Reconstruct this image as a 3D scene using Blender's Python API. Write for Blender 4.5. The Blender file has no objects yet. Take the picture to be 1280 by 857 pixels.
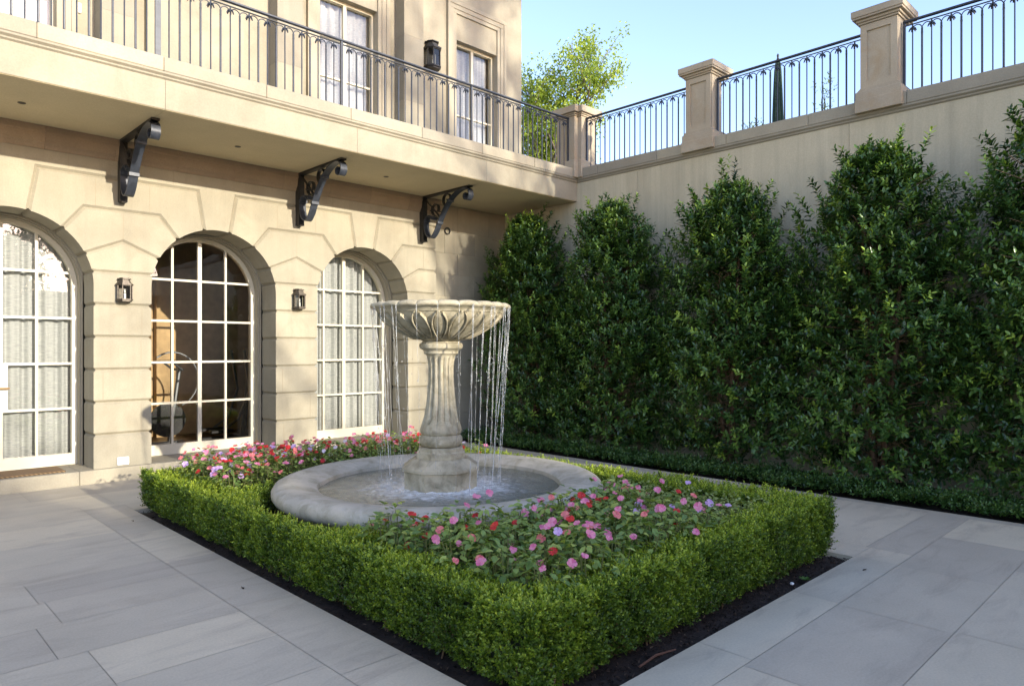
import bpy, bmesh, math, random
import numpy as np
from mathutils import Vector, Euler
random.seed(7); rng = np.random.default_rng(11)
PI = math.pi; rad = math.radians
scene = bpy.context.scene
COL = scene.collection

# ------------------------------------------------------------------ materials
def newmat(name):
    m = bpy.data.materials.new(name); m.use_nodes = True
    nt = m.node_tree; b = nt.nodes['Principled BSDF']
    return m, nt, b
def ramp(nt, fac, stops, interp='LINEAR'):
    r = nt.nodes.new('ShaderNodeValToRGB'); r.color_ramp.interpolation = interp
    e = r.color_ramp.elements
    while len(e) > 1: e.remove(e[-1])
    e[0].position = stops[0][0]; e[0].color = (*stops[0][1], 1)
    for p, c in stops[1:]:
        x = e.new(p); x.color = (*c, 1)
    if fac is not None: nt.links.new(fac, r.inputs[0])
    return r.outputs[0]
def noise(nt, scale, detail=4, rough=.55, stretch=(1,1,1), dist=0):
    tc = nt.nodes.new('ShaderNodeTexCoord'); mp = nt.nodes.new('ShaderNodeMapping')
    mp.inputs['Scale'].default_value = stretch
    n = nt.nodes.new('ShaderNodeTexNoise'); n.inputs['Scale'].default_value = scale
    n.inputs['Detail'].default_value = detail; n.inputs['Roughness'].default_value = rough
    n.inputs['Distortion'].default_value = dist
    nt.links.new(tc.outputs['Object'], mp.inputs[0]); nt.links.new(mp.outputs[0], n.inputs['Vector'])
    return n.outputs['Fac']
def mixc(nt, fac, a, b, mode='MIX'):
    m = nt.nodes.new('ShaderNodeMix'); m.data_type = 'RGBA'; m.blend_type = mode
    for s, v in ((m.inputs[0], fac), (m.inputs[6], a), (m.inputs[7], b)):
        if hasattr(v, 'links') or hasattr(v, 'is_linked'): nt.links.new(v, s)
        elif isinstance(v, (tuple, list)): s.default_value = (*v, 1)
        else: s.default_value = v
    return m.outputs[2]
def bump(nt, b, h, strength=.3, dist=.01):
    n = nt.nodes.new('ShaderNodeBump'); n.inputs['Strength'].default_value = strength
    n.inputs['Distance'].default_value = dist
    nt.links.new(h, n.inputs['Height']); nt.links.new(n.outputs[0], b.inputs['Normal'])
def attr(nt, name='v'):
    a = nt.nodes.new('ShaderNodeAttribute'); a.attribute_name = name
    return a.outputs['Fac']
def stone(name, c, var=.12, stain=(.30,.27,.20), stain_amt=.35, rough=.85, bs=.25, scale=1.0, streak=False, edge=(.50,.78), drip=0):
    m, nt, b = newmat(name)
    lo = tuple(x*(1-var) for x in c); hi = tuple(min(1, x*(1+var)) for x in c)
    base = ramp(nt, noise(nt, 1.3*scale, 6, .6), [(.3, lo), (.7, hi)])
    a = attr(nt)                                    # one tone per stone
    tone = ramp(nt, a, [(0, (.80,.80,.82)), (.5, (.97,.965,.95)), (1, (1.11,1.09,1.04))])
    base = mixc(nt, 1.0, base, tone, 'MULTIPLY')
    st = noise(nt, 2.2*scale, 7, .68, streak if isinstance(streak,tuple) else (1,1,.35) if streak else (1,1,1), .6)
    sf = ramp(nt, st, [(edge[0], (0,0,0)), (edge[1], (stain_amt,)*3)])
    base = mixc(nt, sf, base, stain)
    if drip:    # rain streaks running down the face
        df = ramp(nt, noise(nt, 1.0, 5, .65, (7,7,.35)), [(.46,(0,0,0)),(.72,(drip*.5,)*3)])
        base = mixc(nt, df, base, tuple(x*.62 for x in c))
        dl = ramp(nt, noise(nt, 1.3, 4, .6, (5,5,.25)), [(.56,(0,0,0)),(.74,(drip*.35,)*3)])
        base = mixc(nt, dl, base, tuple(min(1,x*1.3) for x in c))
    fine = ramp(nt, noise(nt, 60*scale, 3, .7), [(.35, (.93,.93,.93)), (.65, (1.05,1.05,1.05))])
    base = mixc(nt, 1.0, base, fine, 'MULTIPLY')
    nt.links.new(base, b.inputs['Base Color']); b.inputs['Roughness'].default_value = rough
    b.inputs['Specular IOR Level'].default_value = .3
    bump(nt, b, noise(nt, 45*scale, 6, .7), bs, .004)
    return m
def plain(name, c, rough=.5, metal=0, var=.0, scale=8, bs=0, spec=.5):
    m, nt, b = newmat(name)
    b.inputs['Base Color'].default_value = (*c, 1); b.inputs['Roughness'].default_value = rough
    b.inputs['Metallic'].default_value = metal; b.inputs['Specular IOR Level'].default_value = spec
    if var:
        f = noise(nt, scale, 5, .6)
        nt.links.new(ramp(nt, f, [(.3, tuple(x*(1-var) for x in c)), (.7, tuple(min(1,x*(1+var)) for x in c))]), b.inputs['Base Color'])
        if bs: bump(nt, b, f, bs, .004)
    return m
def leafmat(name, stops, rough=.4, trans=.3, spec=.5):
    m, nt, b = newmat(name)
    c = ramp(nt, attr(nt), stops)
    nt.links.new(c, b.inputs['Base Color']); b.inputs['Roughness'].default_value = rough
    b.inputs['Specular IOR Level'].default_value = spec
    t = nt.nodes.new('ShaderNodeBsdfTranslucent')
    t_c = mixc(nt, 1.0, c, (1.2,1.25,.5), 'MULTIPLY'); nt.links.new(t_c, t.inputs[0])
    mx = nt.nodes.new('ShaderNodeMixShader'); mx.inputs[0].default_value = trans
    nt.links.new(b.outputs[0], mx.inputs[1]); nt.links.new(t.outputs[0], mx.inputs[2])
    nt.links.new(mx.outputs[0], nt.nodes['Material Output'].inputs[0])
    return m
M = {}
M['wall'] = stone('limestone_wall', (.305,.275,.203), .14, (.22,.18,.12), .55, drip=.5)
M['trim'] = stone('limestone_trim', (.33,.295,.22), .14, (.27,.22,.15), .45, streak=True)
M['render'] = stone('terrace_wall_stone', (.50,.445,.315), .08, (.37,.31,.21), .5, streak=True, bs=.12, drip=.9)
M['pier'] = stone('pier_stone', (.41,.345,.25), .14, (.33,.21,.09), .55)
M['cornice'] = stone('brown_stone', (.31,.245,.165), .1, (.16,.12,.08), .4)
M['soffit'] = stone('soffit_bounce_tone', (.60,.51,.33), .07, (.5,.41,.25), .4, bs=.1)  # underside colour made lighter and yellower to stand in for bounce light
M['mortar'] = plain('mortar', (.26,.21,.14), .95)
M['paver'] = stone('paving_stone', (.565,.50,.375), .08, (.34,.29,.225), .75, streak=(.45,1.7,1), scale=1.3, bs=.15, rough=.75)
M['grout'] = plain('paving_grout', (.40,.36,.29), .95)
M['fount'] = stone('fountain_stone', (.47,.415,.29), .20, (.15,.13,.07), .95, scale=3.6, bs=.6, edge=(.44,.74), drip=.6)
M['rim'] = stone('basin_stone', (.50,.46,.37), .14, (.20,.185,.11), .85, scale=2.6, bs=.35, edge=(.44,.76))
M['timber'] = plain('cream_painted_wood', (.56,.51,.38), .4)
M['iron'] = plain('wrought_iron', (.034,.040,.052), .45, .1, .35, 20, .2)
M['blackiron'] = plain('black_iron', (.03,.028,.025), .5, .3, .3, 20)
M['bronze'] = plain('aged_bronze', (.075,.062,.048), .45, .6, .4, 30)
M['brass'] = plain('old_brass', (.35,.2,.08), .35, .9)
M['room'] = plain('interior_plaster', (.50,.34,.17), .9, 0, .15)
M['roomfloor'] = plain('interior_floor', (.12,.08,.05), .5)
M['gymdark'] = plain('black_plastic', (.02,.02,.022), .4)
M['gymsilver'] = plain('silver_metal', (.22,.23,.24), .35, .8)
M['white'] = plain('white_plastic', (.8,.8,.78), .4)
M['greybox'] = plain('grey_plastic', (.45,.45,.44), .4)
M['soil'] = plain('dark_soil', (.028,.019,.014), .95, 0, .6, 30, .9)
M['chip'] = leafmat('bark_chip', [(0,(.012,.008,.006)),(.7,(.05,.032,.022)),(1,(.13,.09,.06))], .85, 0, .2)
M['bark'] = plain('bark', (.13,.075,.04), .9, 0, .35, 25, .8)
M['greybark'] = plain('grey_bark', (.12,.095,.07), .9, 0, .35, 25, .8)
M['twig'] = plain('twig', (.15,.09,.045), .9)
M['stem'] = plain('green_stem', (.16,.17,.05), .6)
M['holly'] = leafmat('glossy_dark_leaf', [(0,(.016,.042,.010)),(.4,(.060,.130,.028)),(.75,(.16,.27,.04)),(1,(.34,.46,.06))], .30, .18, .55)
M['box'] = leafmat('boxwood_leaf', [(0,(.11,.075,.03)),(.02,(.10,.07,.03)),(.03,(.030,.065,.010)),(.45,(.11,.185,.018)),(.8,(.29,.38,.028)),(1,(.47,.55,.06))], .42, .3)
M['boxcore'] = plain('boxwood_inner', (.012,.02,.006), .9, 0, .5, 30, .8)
M['vine'] = leafmat('ground_cover_leaf', [(0,(.03,.07,.016)),(.6,(.07,.15,.028)),(1,(.17,.27,.05))], .35, .2)
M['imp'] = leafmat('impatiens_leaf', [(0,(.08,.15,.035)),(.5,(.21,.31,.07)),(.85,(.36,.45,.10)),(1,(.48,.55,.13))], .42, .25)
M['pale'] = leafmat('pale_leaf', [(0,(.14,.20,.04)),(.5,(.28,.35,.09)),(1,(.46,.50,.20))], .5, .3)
M['elm'] = leafmat('spring_leaf', [(0,(.15,.23,.03)),(.5,(.30,.39,.05)),(1,(.46,.52,.09))], .5, .45)
M['dtree'] = leafmat('dark_tree_leaf', [(0,(.02,.04,.01)),(1,(.07,.11,.02))], .5, .3)
M['petal_red'] = leafmat('red_petal', [(0,(.45,.012,.015)),(1,(.75,.04,.03))], .5, .25)
M['petal_pink'] = leafmat('pink_petal', [(0,(.72,.16,.30)),(1,(.85,.32,.45))], .5, .25)
M['petal_salmon'] = leafmat('salmon_petal', [(0,(.75,.14,.16)),(1,(.85,.28,.25))], .5, .25)
M['petal_lilac'] = leafmat('lilac_petal', [(0,(.58,.32,.62)),(1,(.75,.52,.80))], .5, .25)
M['petal_white'] = leafmat('blush_petal', [(0,(.75,.60,.68)),(1,(.85,.74,.80))], .5, .25)
M['umb'] = plain('green_canvas', (.03,.06,.035), .8, 0, .3, 12)
# door mat: woven coir
m, nt, b = newmat('coir'); M['coir'] = m
w = nt.nodes.new('ShaderNodeTexWave'); w.inputs['Scale'].default_value = 14; w.bands_direction = 'DIAGONAL'; w.inputs['Distortion'].default_value = 1.5
tc = nt.nodes.new('ShaderNodeTexCoord'); nt.links.new(tc.outputs['Object'], w.inputs['Vector'])
nt.links.new(ramp(nt, w.outputs['Fac'], [(.2,(.12,.07,.03)),(.8,(.30,.19,.09))]), b.inputs['Base Color']); b.inputs['Roughness'].default_value = .95
bump(nt, b, w.outputs['Fac'], .6, .01)
# curtain with fine weave
m, nt, b = newmat('sheer_curtain'); M['curtain'] = m
f = noise(nt, 10, 3, .7, (1.2,1,14))
nt.links.new(ramp(nt, f, [(.35,(.31,.325,.33)),(.65,(.50,.51,.49))]), b.inputs['Base Color']); b.inputs['Roughness'].default_value = .9
m, nt, b = newmat('white_curtain'); M['curtain2'] = m
f = noise(nt, 10, 3, .7, (2,1,8))
nt.links.new(ramp(nt, f, [(.35,(.42,.43,.44)),(.65,(.58,.59,.58))]), b.inputs['Base Color']); b.inputs['Roughness'].default_value = .9
# window glass: clear, mirror-like at grazing angles
def glassmat(name, tint, refl, wav=.0):
    m, nt, b = newmat(name)
    tr = nt.nodes.new('ShaderNodeBsdfTransparent'); tr.inputs[0].default_value = (*tint, 1)
    gl = nt.nodes.new('ShaderNodeBsdfGlossy'); gl.inputs['Roughness'].default_value = .0
    fr = nt.nodes.new('ShaderNodeFresnel'); fr.inputs['IOR'].default_value = refl
    mx = nt.nodes.new('ShaderNodeMixShader')
    nt.links.new(fr.outputs[0], mx.inputs[0]); nt.links.new(tr.outputs[0], mx.inputs[1]); nt.links.new(gl.outputs[0], mx.inputs[2])
    nt.links.new(mx.outputs[0], nt.nodes['Material Output'].inputs[0])
    if wav:
        bp = nt.nodes.new('ShaderNodeBump'); bp.inputs['Strength'].default_value = wav; bp.inputs['Distance'].default_value = .01
        nt.links.new(noise(nt, 2.5, 1), bp.inputs['Height']); nt.links.new(bp.outputs[0], gl.inputs['Normal'])
    return m
M['glass'] = glassmat('window_glass', (.90,.90,.88), 2.1, .12)
M['lampglass'] = glassmat('lantern_glass', (.85,.87,.85), 1.6)
# falling water
m, nt, b = newmat('falling_water'); M['fall'] = m
b.inputs['Base Color'].default_value = (.92,.94,.95,1); b.inputs['Roughness'].default_value = .08
b.inputs['Transmission Weight'].default_value = .75; b.inputs['IOR'].default_value = 1.33
tr = nt.nodes.new('ShaderNodeBsdfTransparent'); mx = nt.nodes.new('ShaderNodeMixShader')
f = ramp(nt, noise(nt, 9, 4, .8, (1,1,1.6)), [(.42,(.25,.25,.25)),(.60,(.95,.95,.95))])
nt.links.new(f, mx.inputs[0]); nt.links.new(tr.outputs[0], mx.inputs[1]); nt.links.new(b.outputs[0], mx.inputs[2])
nt.links.new(mx.outputs[0], nt.nodes['Material Output'].inputs[0])
# pool water: clear dark water with churned white foam round the pedestal
m, nt, b = newmat('pool_water'); M['pool'] = m
tc = nt.nodes.new('ShaderNodeTexCoord'); ln = nt.nodes.new('ShaderNodeVectorMath'); ln.operation = 'LENGTH'
nt.links.new(tc.outputs['Object'], ln.inputs[0])
n1 = noise(nt, 9, 5, .7, dist=1.2)
ad = nt.nodes.new('ShaderNodeMath'); ad.operation = 'MULTIPLY_ADD'; nt.links.new(n1, ad.inputs[0]); ad.inputs[1].default_value = -.75; nt.links.new(ln.outputs['Value'], ad.inputs[2])
foam = ramp(nt, ad.outputs[0], [(.08,(.95,)*3),(.24,(.5,)*3),(.42,(.12,)*3),(.7,(0,)*3)])
nt.links.new(mixc(nt, foam, (.15,.155,.12), (.85,.87,.86)), b.inputs['Base Color'])
b.inputs['Roughness'].default_value = .07; b.inputs['IOR'].default_value = 1.33
bump(nt, b, noise(nt, 13, 4, .6, dist=.8), .55, .03)

# ------------------------------------------------------------------ object helpers
def link(o): COL.objects.link(o); return o
def tag(o, label=None, cat=None, group=None, kind=None):
    if label: o['label'] = label
    if cat: o['category'] = cat
    if group: o['group'] = group
    if kind: o['kind'] = kind
    return o
def thing(name, label, cat, loc=(0,0,0), rz=0, group=None):
    o = link(bpy.data.objects.new(name, None)); o.location = loc; o.rotation_euler = (0,0,rz)
    o.empty_display_size = .1
    return tag(o, label, cat, group)
class MB:
    def __init__(s): s.v=[]; s.f=[]; s.mi=[]; s.val=[]
    def add(s, vs, fs, mi=0, val=.5):
        k=len(s.v); s.v += [tuple(p) for p in vs]
        for f in fs: s.f.append([i+k for i in f]); s.mi.append(mi); s.val.append(val)
        return s
    def box(s, x0,y0,z0,x1,y1,z1, mi=0, val=.5, bev=0):
        if bev:
            e=bev
            # chamfered box: three nested rings on every axis
            vs=[]; 
            for (X,Y,Z) in ((0,e,e),(e,0,e),(e,e,0)):
                for sx in (0,1):
                    for sy in (0,1):
                        for sz in (0,1):
                            vs.append((x0+X if sx==0 else x1-X, y0+Y if sy==0 else y1-Y, z0+Z if sz==0 else z1-Z))
            def I(g,a,b,c): return g*8+a*4+b*2+c
            fs=[]
            for a in (0,1):
                fs.append([I(0,a,0,0),I(0,a,1,0),I(0,a,1,1),I(0,a,0,1)])
                fs.append([I(1,0,a,0),I(1,1,a,0),I(1,1,a,1),I(1,0,a,1)])
                fs.append([I(2,0,0,a),I(2,1,0,a),I(2,1,1,a),I(2,0,1,a)])
                for b2 in (0,1):
                    fs.append([I(0,a,b2,0),I(0,a,b2,1),I(1,a,b2,1),I(1,a,b2,0)])
                    fs.append([I(0,a,0,b2),I(0,a,1,b2),I(2,a,1,b2),I(2,a,0,b2)])
                    fs.append([I(1,0,a,b2),I(1,1,a,b2),I(2,1,a,b2),I(2,0,a,b2)])
                    for c in (0,1): fs.append([I(0,a,b2,c),I(1,a,b2,c),I(2,a,b2,c)])
            return s.add(vs,fs,mi,val)
        vs=[(x,y,z) for x in (x0,x1) for y in (y0,y1) for z in (z0,z1)]
        return s.add(vs,[[0,1,3,2],[4,6,7,5],[0,4,5,1],[2,3,7,6],[0,2,6,4],[1,5,7,3]],mi,val)
    def prism(s, pts, ax, a, b, mi=0, val=.5):
        # polygon pts in the two other axes (order x,y,z minus ax), extruded along ax from a to b
        def P(p,t):
            q=list(p); q.insert('xyz'.index(ax), t); return tuple(q)
        n=len(pts); vs=[P(p,a) for p in pts]+[P(p,b) for p in pts]
        fs=[list(range(n)),list(range(n,2*n))[::-1]]+[[i,(i+1)%n,n+(i+1)%n,n+i] for i in range(n)]
        return s.add(vs,fs,mi,val)
    def tube(s, pts, r, n=6, mi=0, val=.5, cap=True):
        pts=[np.array(p,float) for p in pts]; m=len(pts)
        rs=r if hasattr(r,'__len__') else [r]*m
        t0=pts[1]-pts[0]; u=np.cross(t0,(0,0,1.)); 
        if np.linalg.norm(u)<1e-6: u=np.array((1.,0,0))
        u/=np.linalg.norm(u); vs=[]
        for i in range(m):
            t=pts[min(i+1,m-1)]-pts[max(i-1,0)]; t/=max(np.linalg.norm(t),1e-9)
            u=u-t*np.dot(u,t); nu=np.linalg.norm(u)
            u = u/nu if nu>1e-6 else np.array((1.,0,0)); w=np.cross(t,u)
            for k in range(n):
                a=2*PI*(k+.5)/n; vs.append(tuple(pts[i]+(u*math.cos(a)+w*math.sin(a))*rs[i]))
        fs=[[i*n+k,i*n+(k+1)%n,(i+1)*n+(k+1)%n,(i+1)*n+k] for i in range(m-1) for k in range(n)]
        if cap: fs+=[list(range(n))[::-1],[(m-1)*n+k for k in range(n)]]
        return s.add(vs,fs,mi,val)
    def strap(s, pts, w, t, ax='x', mi=0):
        # flat bar of width w (along x) and thickness t following pts=(y,z)
        P=np.array(pts,float); m=len(P); vs=[]
        for i in range(m):
            d=P[min(i+1,m-1)]-P[max(i-1,0)]; d/=max(np.linalg.norm(d),1e-9); nrm=np.array((-d[1],d[0]))*t/2
            for sx,sg in ((-1,1),(1,1),(1,-1),(-1,-1)):
                q=P[i]+nrm*sg; vs.append((sx*w/2,q[0],q[1]))
        fs=[[i*4+k,i*4+(k+1)%4,(i+1)*4+(k+1)%4,(i+1)*4+k] for i in range(m-1) for k in range(4)]+[[3,2,1,0],[(m-1)*4+k for k in range(4)]]
        return s.add(vs,fs,mi)
    def lathe(s, prof, n=48, c=(0,0), mod=None, mi=0, val=.5, closed=False, phase=0):
        m=len(prof); vs=[]
        for j,(r,z) in enumerate(prof):
            for k in range(n):
                a=2*PI*k/n+phase; rr=r; zz=z
                if mod: rr,zz=mod(a,j/(m-1),r,z)
                vs.append((c[0]+rr*math.cos(a),c[1]+rr*math.sin(a),zz))
        fs=[[j*n+k,j*n+(k+1)%n,(j+1)*n+(k+1)%n,(j+1)*n+k] for j in range(m-1) for k in range(n)]
        if closed: fs+=[list(range(n))[::-1],[(m-1)*n+k for k in range(n)]]
        return s.add(vs,fs,mi,val)
    def build(s, name, mats, parent=None, smooth=False, loc=None, recalc=True):
        me=bpy.data.meshes.new(name); me.from_pydata(s.v,[],s.f)
        mats=mats if isinstance(mats,(list,tuple)) else [mats]
        for m in mats: me.materials.append(M[m] if isinstance(m,str) else m)
        me.polygons.foreach_set('material_index', s.mi)
        a=me.attributes.new('v','FLOAT','FACE'); a.data.foreach_set('value', s.val)
        if recalc:
            bm=bmesh.new(); bm.from_mesh(me); bmesh.ops.recalc_face_normals(bm,faces=bm.faces); bm.to_mesh(me); bm.free()
        if smooth:
            me.polygons.foreach_set('use_smooth',[True]*len(me.polygons))
            try: me.set_sharp_from_angle(angle=rad(40))
            except Exception: pass
        o=link(bpy.data.objects.new(name,me)); o.parent=parent
        if loc: o.location=loc
        return o
def copy_tree(o, parent=None):
    c=o.copy(); COL.objects.link(c); c.parent=parent
    for ch in [x for x in bpy.data.objects if x.parent==o]: copy_tree(ch,c)
    return c
def norm(a): return a/np.maximum(np.linalg.norm(a,axis=-1,keepdims=True),1e-9)
def leafmesh(name, P, D, U, L, W, V, mat, parent=None, fold=.25, curl=.15, simple=False, extra=None):
    """many small folded leaves as one mesh; P base, D direction, U up-ish, L/W lengths, V tone"""
    n=len(P); D=norm(D); S=norm(np.cross(D,U)); N=np.cross(S,D)
    L=np.broadcast_to(L,(n,))[:,None,None]; W=np.broadcast_to(W,(n,))[:,None,None]
    if simple: tpl=np.array([(0,0,0),(.5,.5,fold*.5),(1,0,0),(.5,-.5,fold*.5)])
    else: tpl=np.array([(0,0,0),(.32,.5,fold*.5),(.72,.40,fold*.4-curl*.3),(1,0,-curl),(.72,-.40,fold*.4-curl*.3),(.32,-.5,fold*.5)])
    k=len(tpl)
    v=P[:,None,:]+D[:,None,:]*tpl[None,:,0:1]*L+S[:,None,:]*tpl[None,:,1:2]*W+N[:,None,:]*tpl[None,:,2:3]*W
    fi=np.array([(0,1,2),(0,2,3)]) if simple else np.array([(0,1,2,3),(0,3,4,5)])
    nf=len(fi); fv=fi.shape[1]
    faces=(fi[None]+np.arange(n)[:,None,None]*k).reshape(-1)
    me=bpy.data.meshes.new(name); me.vertices.add(n*k); me.vertices.foreach_set('co',v.reshape(-1).astype(np.float32))
    me.loops.add(len(faces)); me.loops.foreach_set('vertex_index',faces.astype(np.int32))
    me.polygons.add(n*nf); me.polygons.foreach_set('loop_start',np.arange(0,n*nf*fv,fv,dtype=np.int32))
    try: me.polygons.foreach_set('loop_total',np.full(n*nf,fv,dtype=np.int32))
    except Exception: pass
    a=me.attributes.new('v','FLOAT','FACE'); a.data.foreach_set('value',np.repeat(np.clip(V,0,1),nf).astype(np.float32))
    me.materials.append(M[mat]); me.update(calc_edges=True); me.validate()
    o=link(bpy.data.objects.new(name,me)); o.parent=parent
    return o
def rdir(n): return norm(rng.normal(size=(n,3)))

# ------------------------------------------------------------------ ground, soil, paving
BX0,BX1,BY0,BY1=2.17,5.64,2.03,7.59
GX=7.80                                             # paving ends, planting strip begins
XW,YF,YR,YB=9.22,9.45,9.65,7.86                      # terrace wall, bay face, recess wall, balcony edge
g=MB()
for x0,y0,x1,y1 in ((-150,-150,BX0,150),(BX1,-150,GX,150),(BX0,-150,BX1,BY0),(BX0,BY1,BX1,150),(GX,-150,150,150)):
    g.add([(x0,y0,-.008 if x0<GX else -.06),(x1,y0,-.008 if x0<GX else -.06),(x1,y1,-.008 if x0<GX else -.06),(x0,y1,-.008 if x0<GX else -.06)],[[0,1,2,3]])
tag(g.build('ground','grout'),kind='structure')
# soil bed, slightly uneven
def grid(x0,y0,x1,y1,step,zf):
    nx=int((x1-x0)/step)+1; ny=int((y1-y0)/step)+1; vs=[]
    for j in range(ny+1):
        for i in range(nx+1):
            x=x0+(x1-x0)*i/nx; y=y0+(y1-y0)*j/ny; vs.append((x,y,zf(x,y)))
    return vs,[[j*(nx+1)+i,j*(nx+1)+i+1,(j+1)*(nx+1)+i+1,(j+1)*(nx+1)+i] for j in range(ny) for i in range(nx)]
s=MB(); s.add(*grid(BX0,BY0,BX1,BY1,.05,lambda x,y:-.035+.012*math.sin(x*17+y*5)*math.sin(y*13)+random.uniform(-.007,.007)))
s.add(*grid(GX,-9,XW,9.7,.12,lambda x,y:-.03+.015*math.sin(x*9+y*5)+random.uniform(-.01,.01)))
tag(s.build('flower_bed_soil','soil',smooth=True),kind='structure')
# inner edge of the paving round the bed
e=MB()
for x0,y0,x1,y1 in ((BX0-.03,BY0-.03,BX0,BY1+.03),(BX1,BY0-.03,BX1+.03,BY1+.03),(BX0,BY0-.03,BX1,BY0),(BX0,BY1,BX1,BY1+.03),(GX-.03,-9,GX,9.37)):
    e.box(x0,y0,-.12,x1,y1,-.002)
tag(e.build('paving_edge','paver'),kind='structure')
# slabs
pv=MB()
def slab(x0,y0,x1,y1):
    gp=.0016; v=random.random()
    pv.add([(x0+gp,y0+gp,0),(x1-gp,y0+gp,0),(x1-gp,y1-gp,0),(x0+gp,y1-gp,0)],[[0,1,2,3]],0,v)
def row(y0,y1,x0,x1,first=None):
    x=x0
    xs=[x0]
    if first: xs.append(first); x=first
    while x1-x>1.9: x+=random.uniform(1.0,1.6); xs.append(x)
    xs.append(x1)
    for a,b2 in zip(xs,xs[1:]): slab(a,y0,b2,y1)
BL,BR,BF,BK=1.80,6.0,1.72,7.93
for a,b2 in zip(*(lambda l:(l,l[1:]))([1.72,3.05,4.30,5.55,6.62,7.93])): slab(BL,a,BX0,b2)
for a,b2 in zip(*(lambda l:(l,l[1:]))([2.17,3.4,4.55,5.66])): slab(a,BF,b2,BY0)
for a,b2 in zip(*(lambda l:(l,l[1:]))([2.03,3.3,4.6,5.9,7.2,7.93])): slab(BX1,a,BR,b2)
slab(5.66,BF,BR,BY0)
for a,b2 in zip(*(lambda l:(l,l[1:]))([2.17,3.5,4.8,5.64])): slab(a,BY1,b2,BK)
ys=[1.72,2.15,2.66,3.2,3.72,4.22,4.76,5.22,5.66,6.13,6.78,7.46,8.06,8.72,9.37]
for i,(a,b2) in enumerate(zip(ys,ys[1:])):
    if b2<=BK+.15: row(a,b2,-14.3-random.random(),BL)
row(8.06,8.72,-14,GX-.14); row(8.72,9.37,-14,GX-.14); row(7.93,8.06,BL,GX-.14)
yy=[1.72,1.09,.45,-.2,-.85,-1.5,-2.2,-2.9,-3.6,-4.4,-5.2,-6,-7,-8,-9]
for i,(b2,a) in enumerate(zip(yy,yy[1:])):
    if i==0:
        row(a,b2,-14,5.65); row(a,b2,5.65,GX-.14)
    else: row(a,b2,-14-random.random(),GX-.14)
yy=[1.72,2.06,3.3,4.55,5.8,7.0,7.93]
for a,b2 in zip(yy,yy[1:]):
    slab(BR,a,GX-.14,b2)
y=-9
while y<9.3:
    y2=min(y+1.3,9.37); slab(GX-.14,y,GX,y2); y=y2
tag(pv.build('paving','paver',recalc=False),kind='structure')
st=MB()
x=-14.0
while x<7.6:
    x2=min(x+1.15,7.8)
    st.box(x+.0015,9.38,-.1,x2-.0015,9.95,.16,0,random.random(),.006); x=x2
    if x>=7.79: break
tag(st.build('door_step','trim'),kind='structure')

# ------------------------------------------------------------------ the house
house=thing('stone_house','pale limestone house with three arched rusticated bays below and tall windows above a balcony','house',(3.7,YR,0))
def hb(mb,name,mats,parent=house,smooth=False,**k):
    # children keep world coordinates: undo the parent's offset
    o=mb.build(name,mats,parent,smooth,**k); p=parent
    w=np.array([0.,0,0])
    while p: w+=np.array(p.location); p=p.parent
    o.location=tuple(np.array(o.location)-w); return o
R0,ZS=.82,2.35; WX=[-.84,1.44,3.72,6.0]; PXs=[-1.98,.30,2.58,4.86]
GV=.028
def arcpts(wx,a0,a1,n=10):
    return [(wx+R0*math.cos(rad(a0+(a1-a0)*i/n)),ZS+R0*math.sin(rad(a0+(a1-a0)*i/n))) for i in range(n+1)]
def stoneblock(mb,pts,tags,val,y0=YF,y1=YF+.44,g=GV):
    # pts counter-clockwise in (x,z); tag i belongs to edge i->i+1: j joint, r reveal, e plain
    area=sum(pts[i][0]*pts[(i+1)%len(pts)][1]-pts[(i+1)%len(pts)][0]*pts[i][1] for i in range(len(pts)))
    if area<0:
        pts=pts[::-1]; tags=tags[::-1]; tags=tags[1:]+tags[:1]
    P=[];T=[];n=len(pts)
    for i in range(n):
        a=np.array(pts[i-1]);p=np.array(pts[i]);b=np.array(pts[(i+1)%n]); tp,tn=tags[i-1],tags[i]
        if {tp,tn}=={'j','r'} or {tp,tn}=={'j','e'}:
            da=(a-p)/np.linalg.norm(a-p); db=(b-p)/np.linalg.norm(b-p)
            P.append(p+da*g);T.append('c'); P.append(p+db*g);T.append(tn)
        else: P.append(p);T.append(tn)
    n=len(P); off={'j':g,'r':0,'e':0,'c':0}; F=[]
    for i in range(n):
        a,p,b=P[i-1],P[i],P[(i+1)%n]; d1=(p-a)/np.linalg.norm(p-a); d2=(b-p)/np.linalg.norm(b-p)
        n1=np.array((-d1[1],d1[0]))*off[T[i-1]]; n2=np.array((-d2[1],d2[0]))*off[T[i]]
        cr=d1[0]*d2[1]-d1[1]*d2[0]
        if abs(cr)<.05: F.append(p+(n1 if off[T[i-1]]>=off[T[i]] else n2)); continue
        w=(p+n2)-(p+n1); t=(w[0]*d2[1]-w[1]*d2[0])/cr; F.append(p+n1+d1*t)
    vs=[(q[0],y0,q[1]) for q in F]+[(q[0],y0+g,q[1]) for q in P]+[(q[0],y1,q[1]) for q in P]
    ff=[0]
    for i in range(1,n):
        if np.linalg.norm(F[i]-F[ff[-1]])>.004 and (i<n-1 or np.linalg.norm(F[i]-F[0])>.004): ff.append(i)
    fs=[ff]+[[k*n+i,k*n+(i+1)%n,(k+1)*n+(i+1)%n,(k+1)*n+i] for k in (0,1) for i in range(n)]
    mb.add(vs,fs,0,val)
wl=MB()
zc=[.16,.56,.95,1.34,1.735,2.125,2.515]
dz=zc[-1]-ZS; aj=math.degrees(math.asin(dz/R0))
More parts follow.
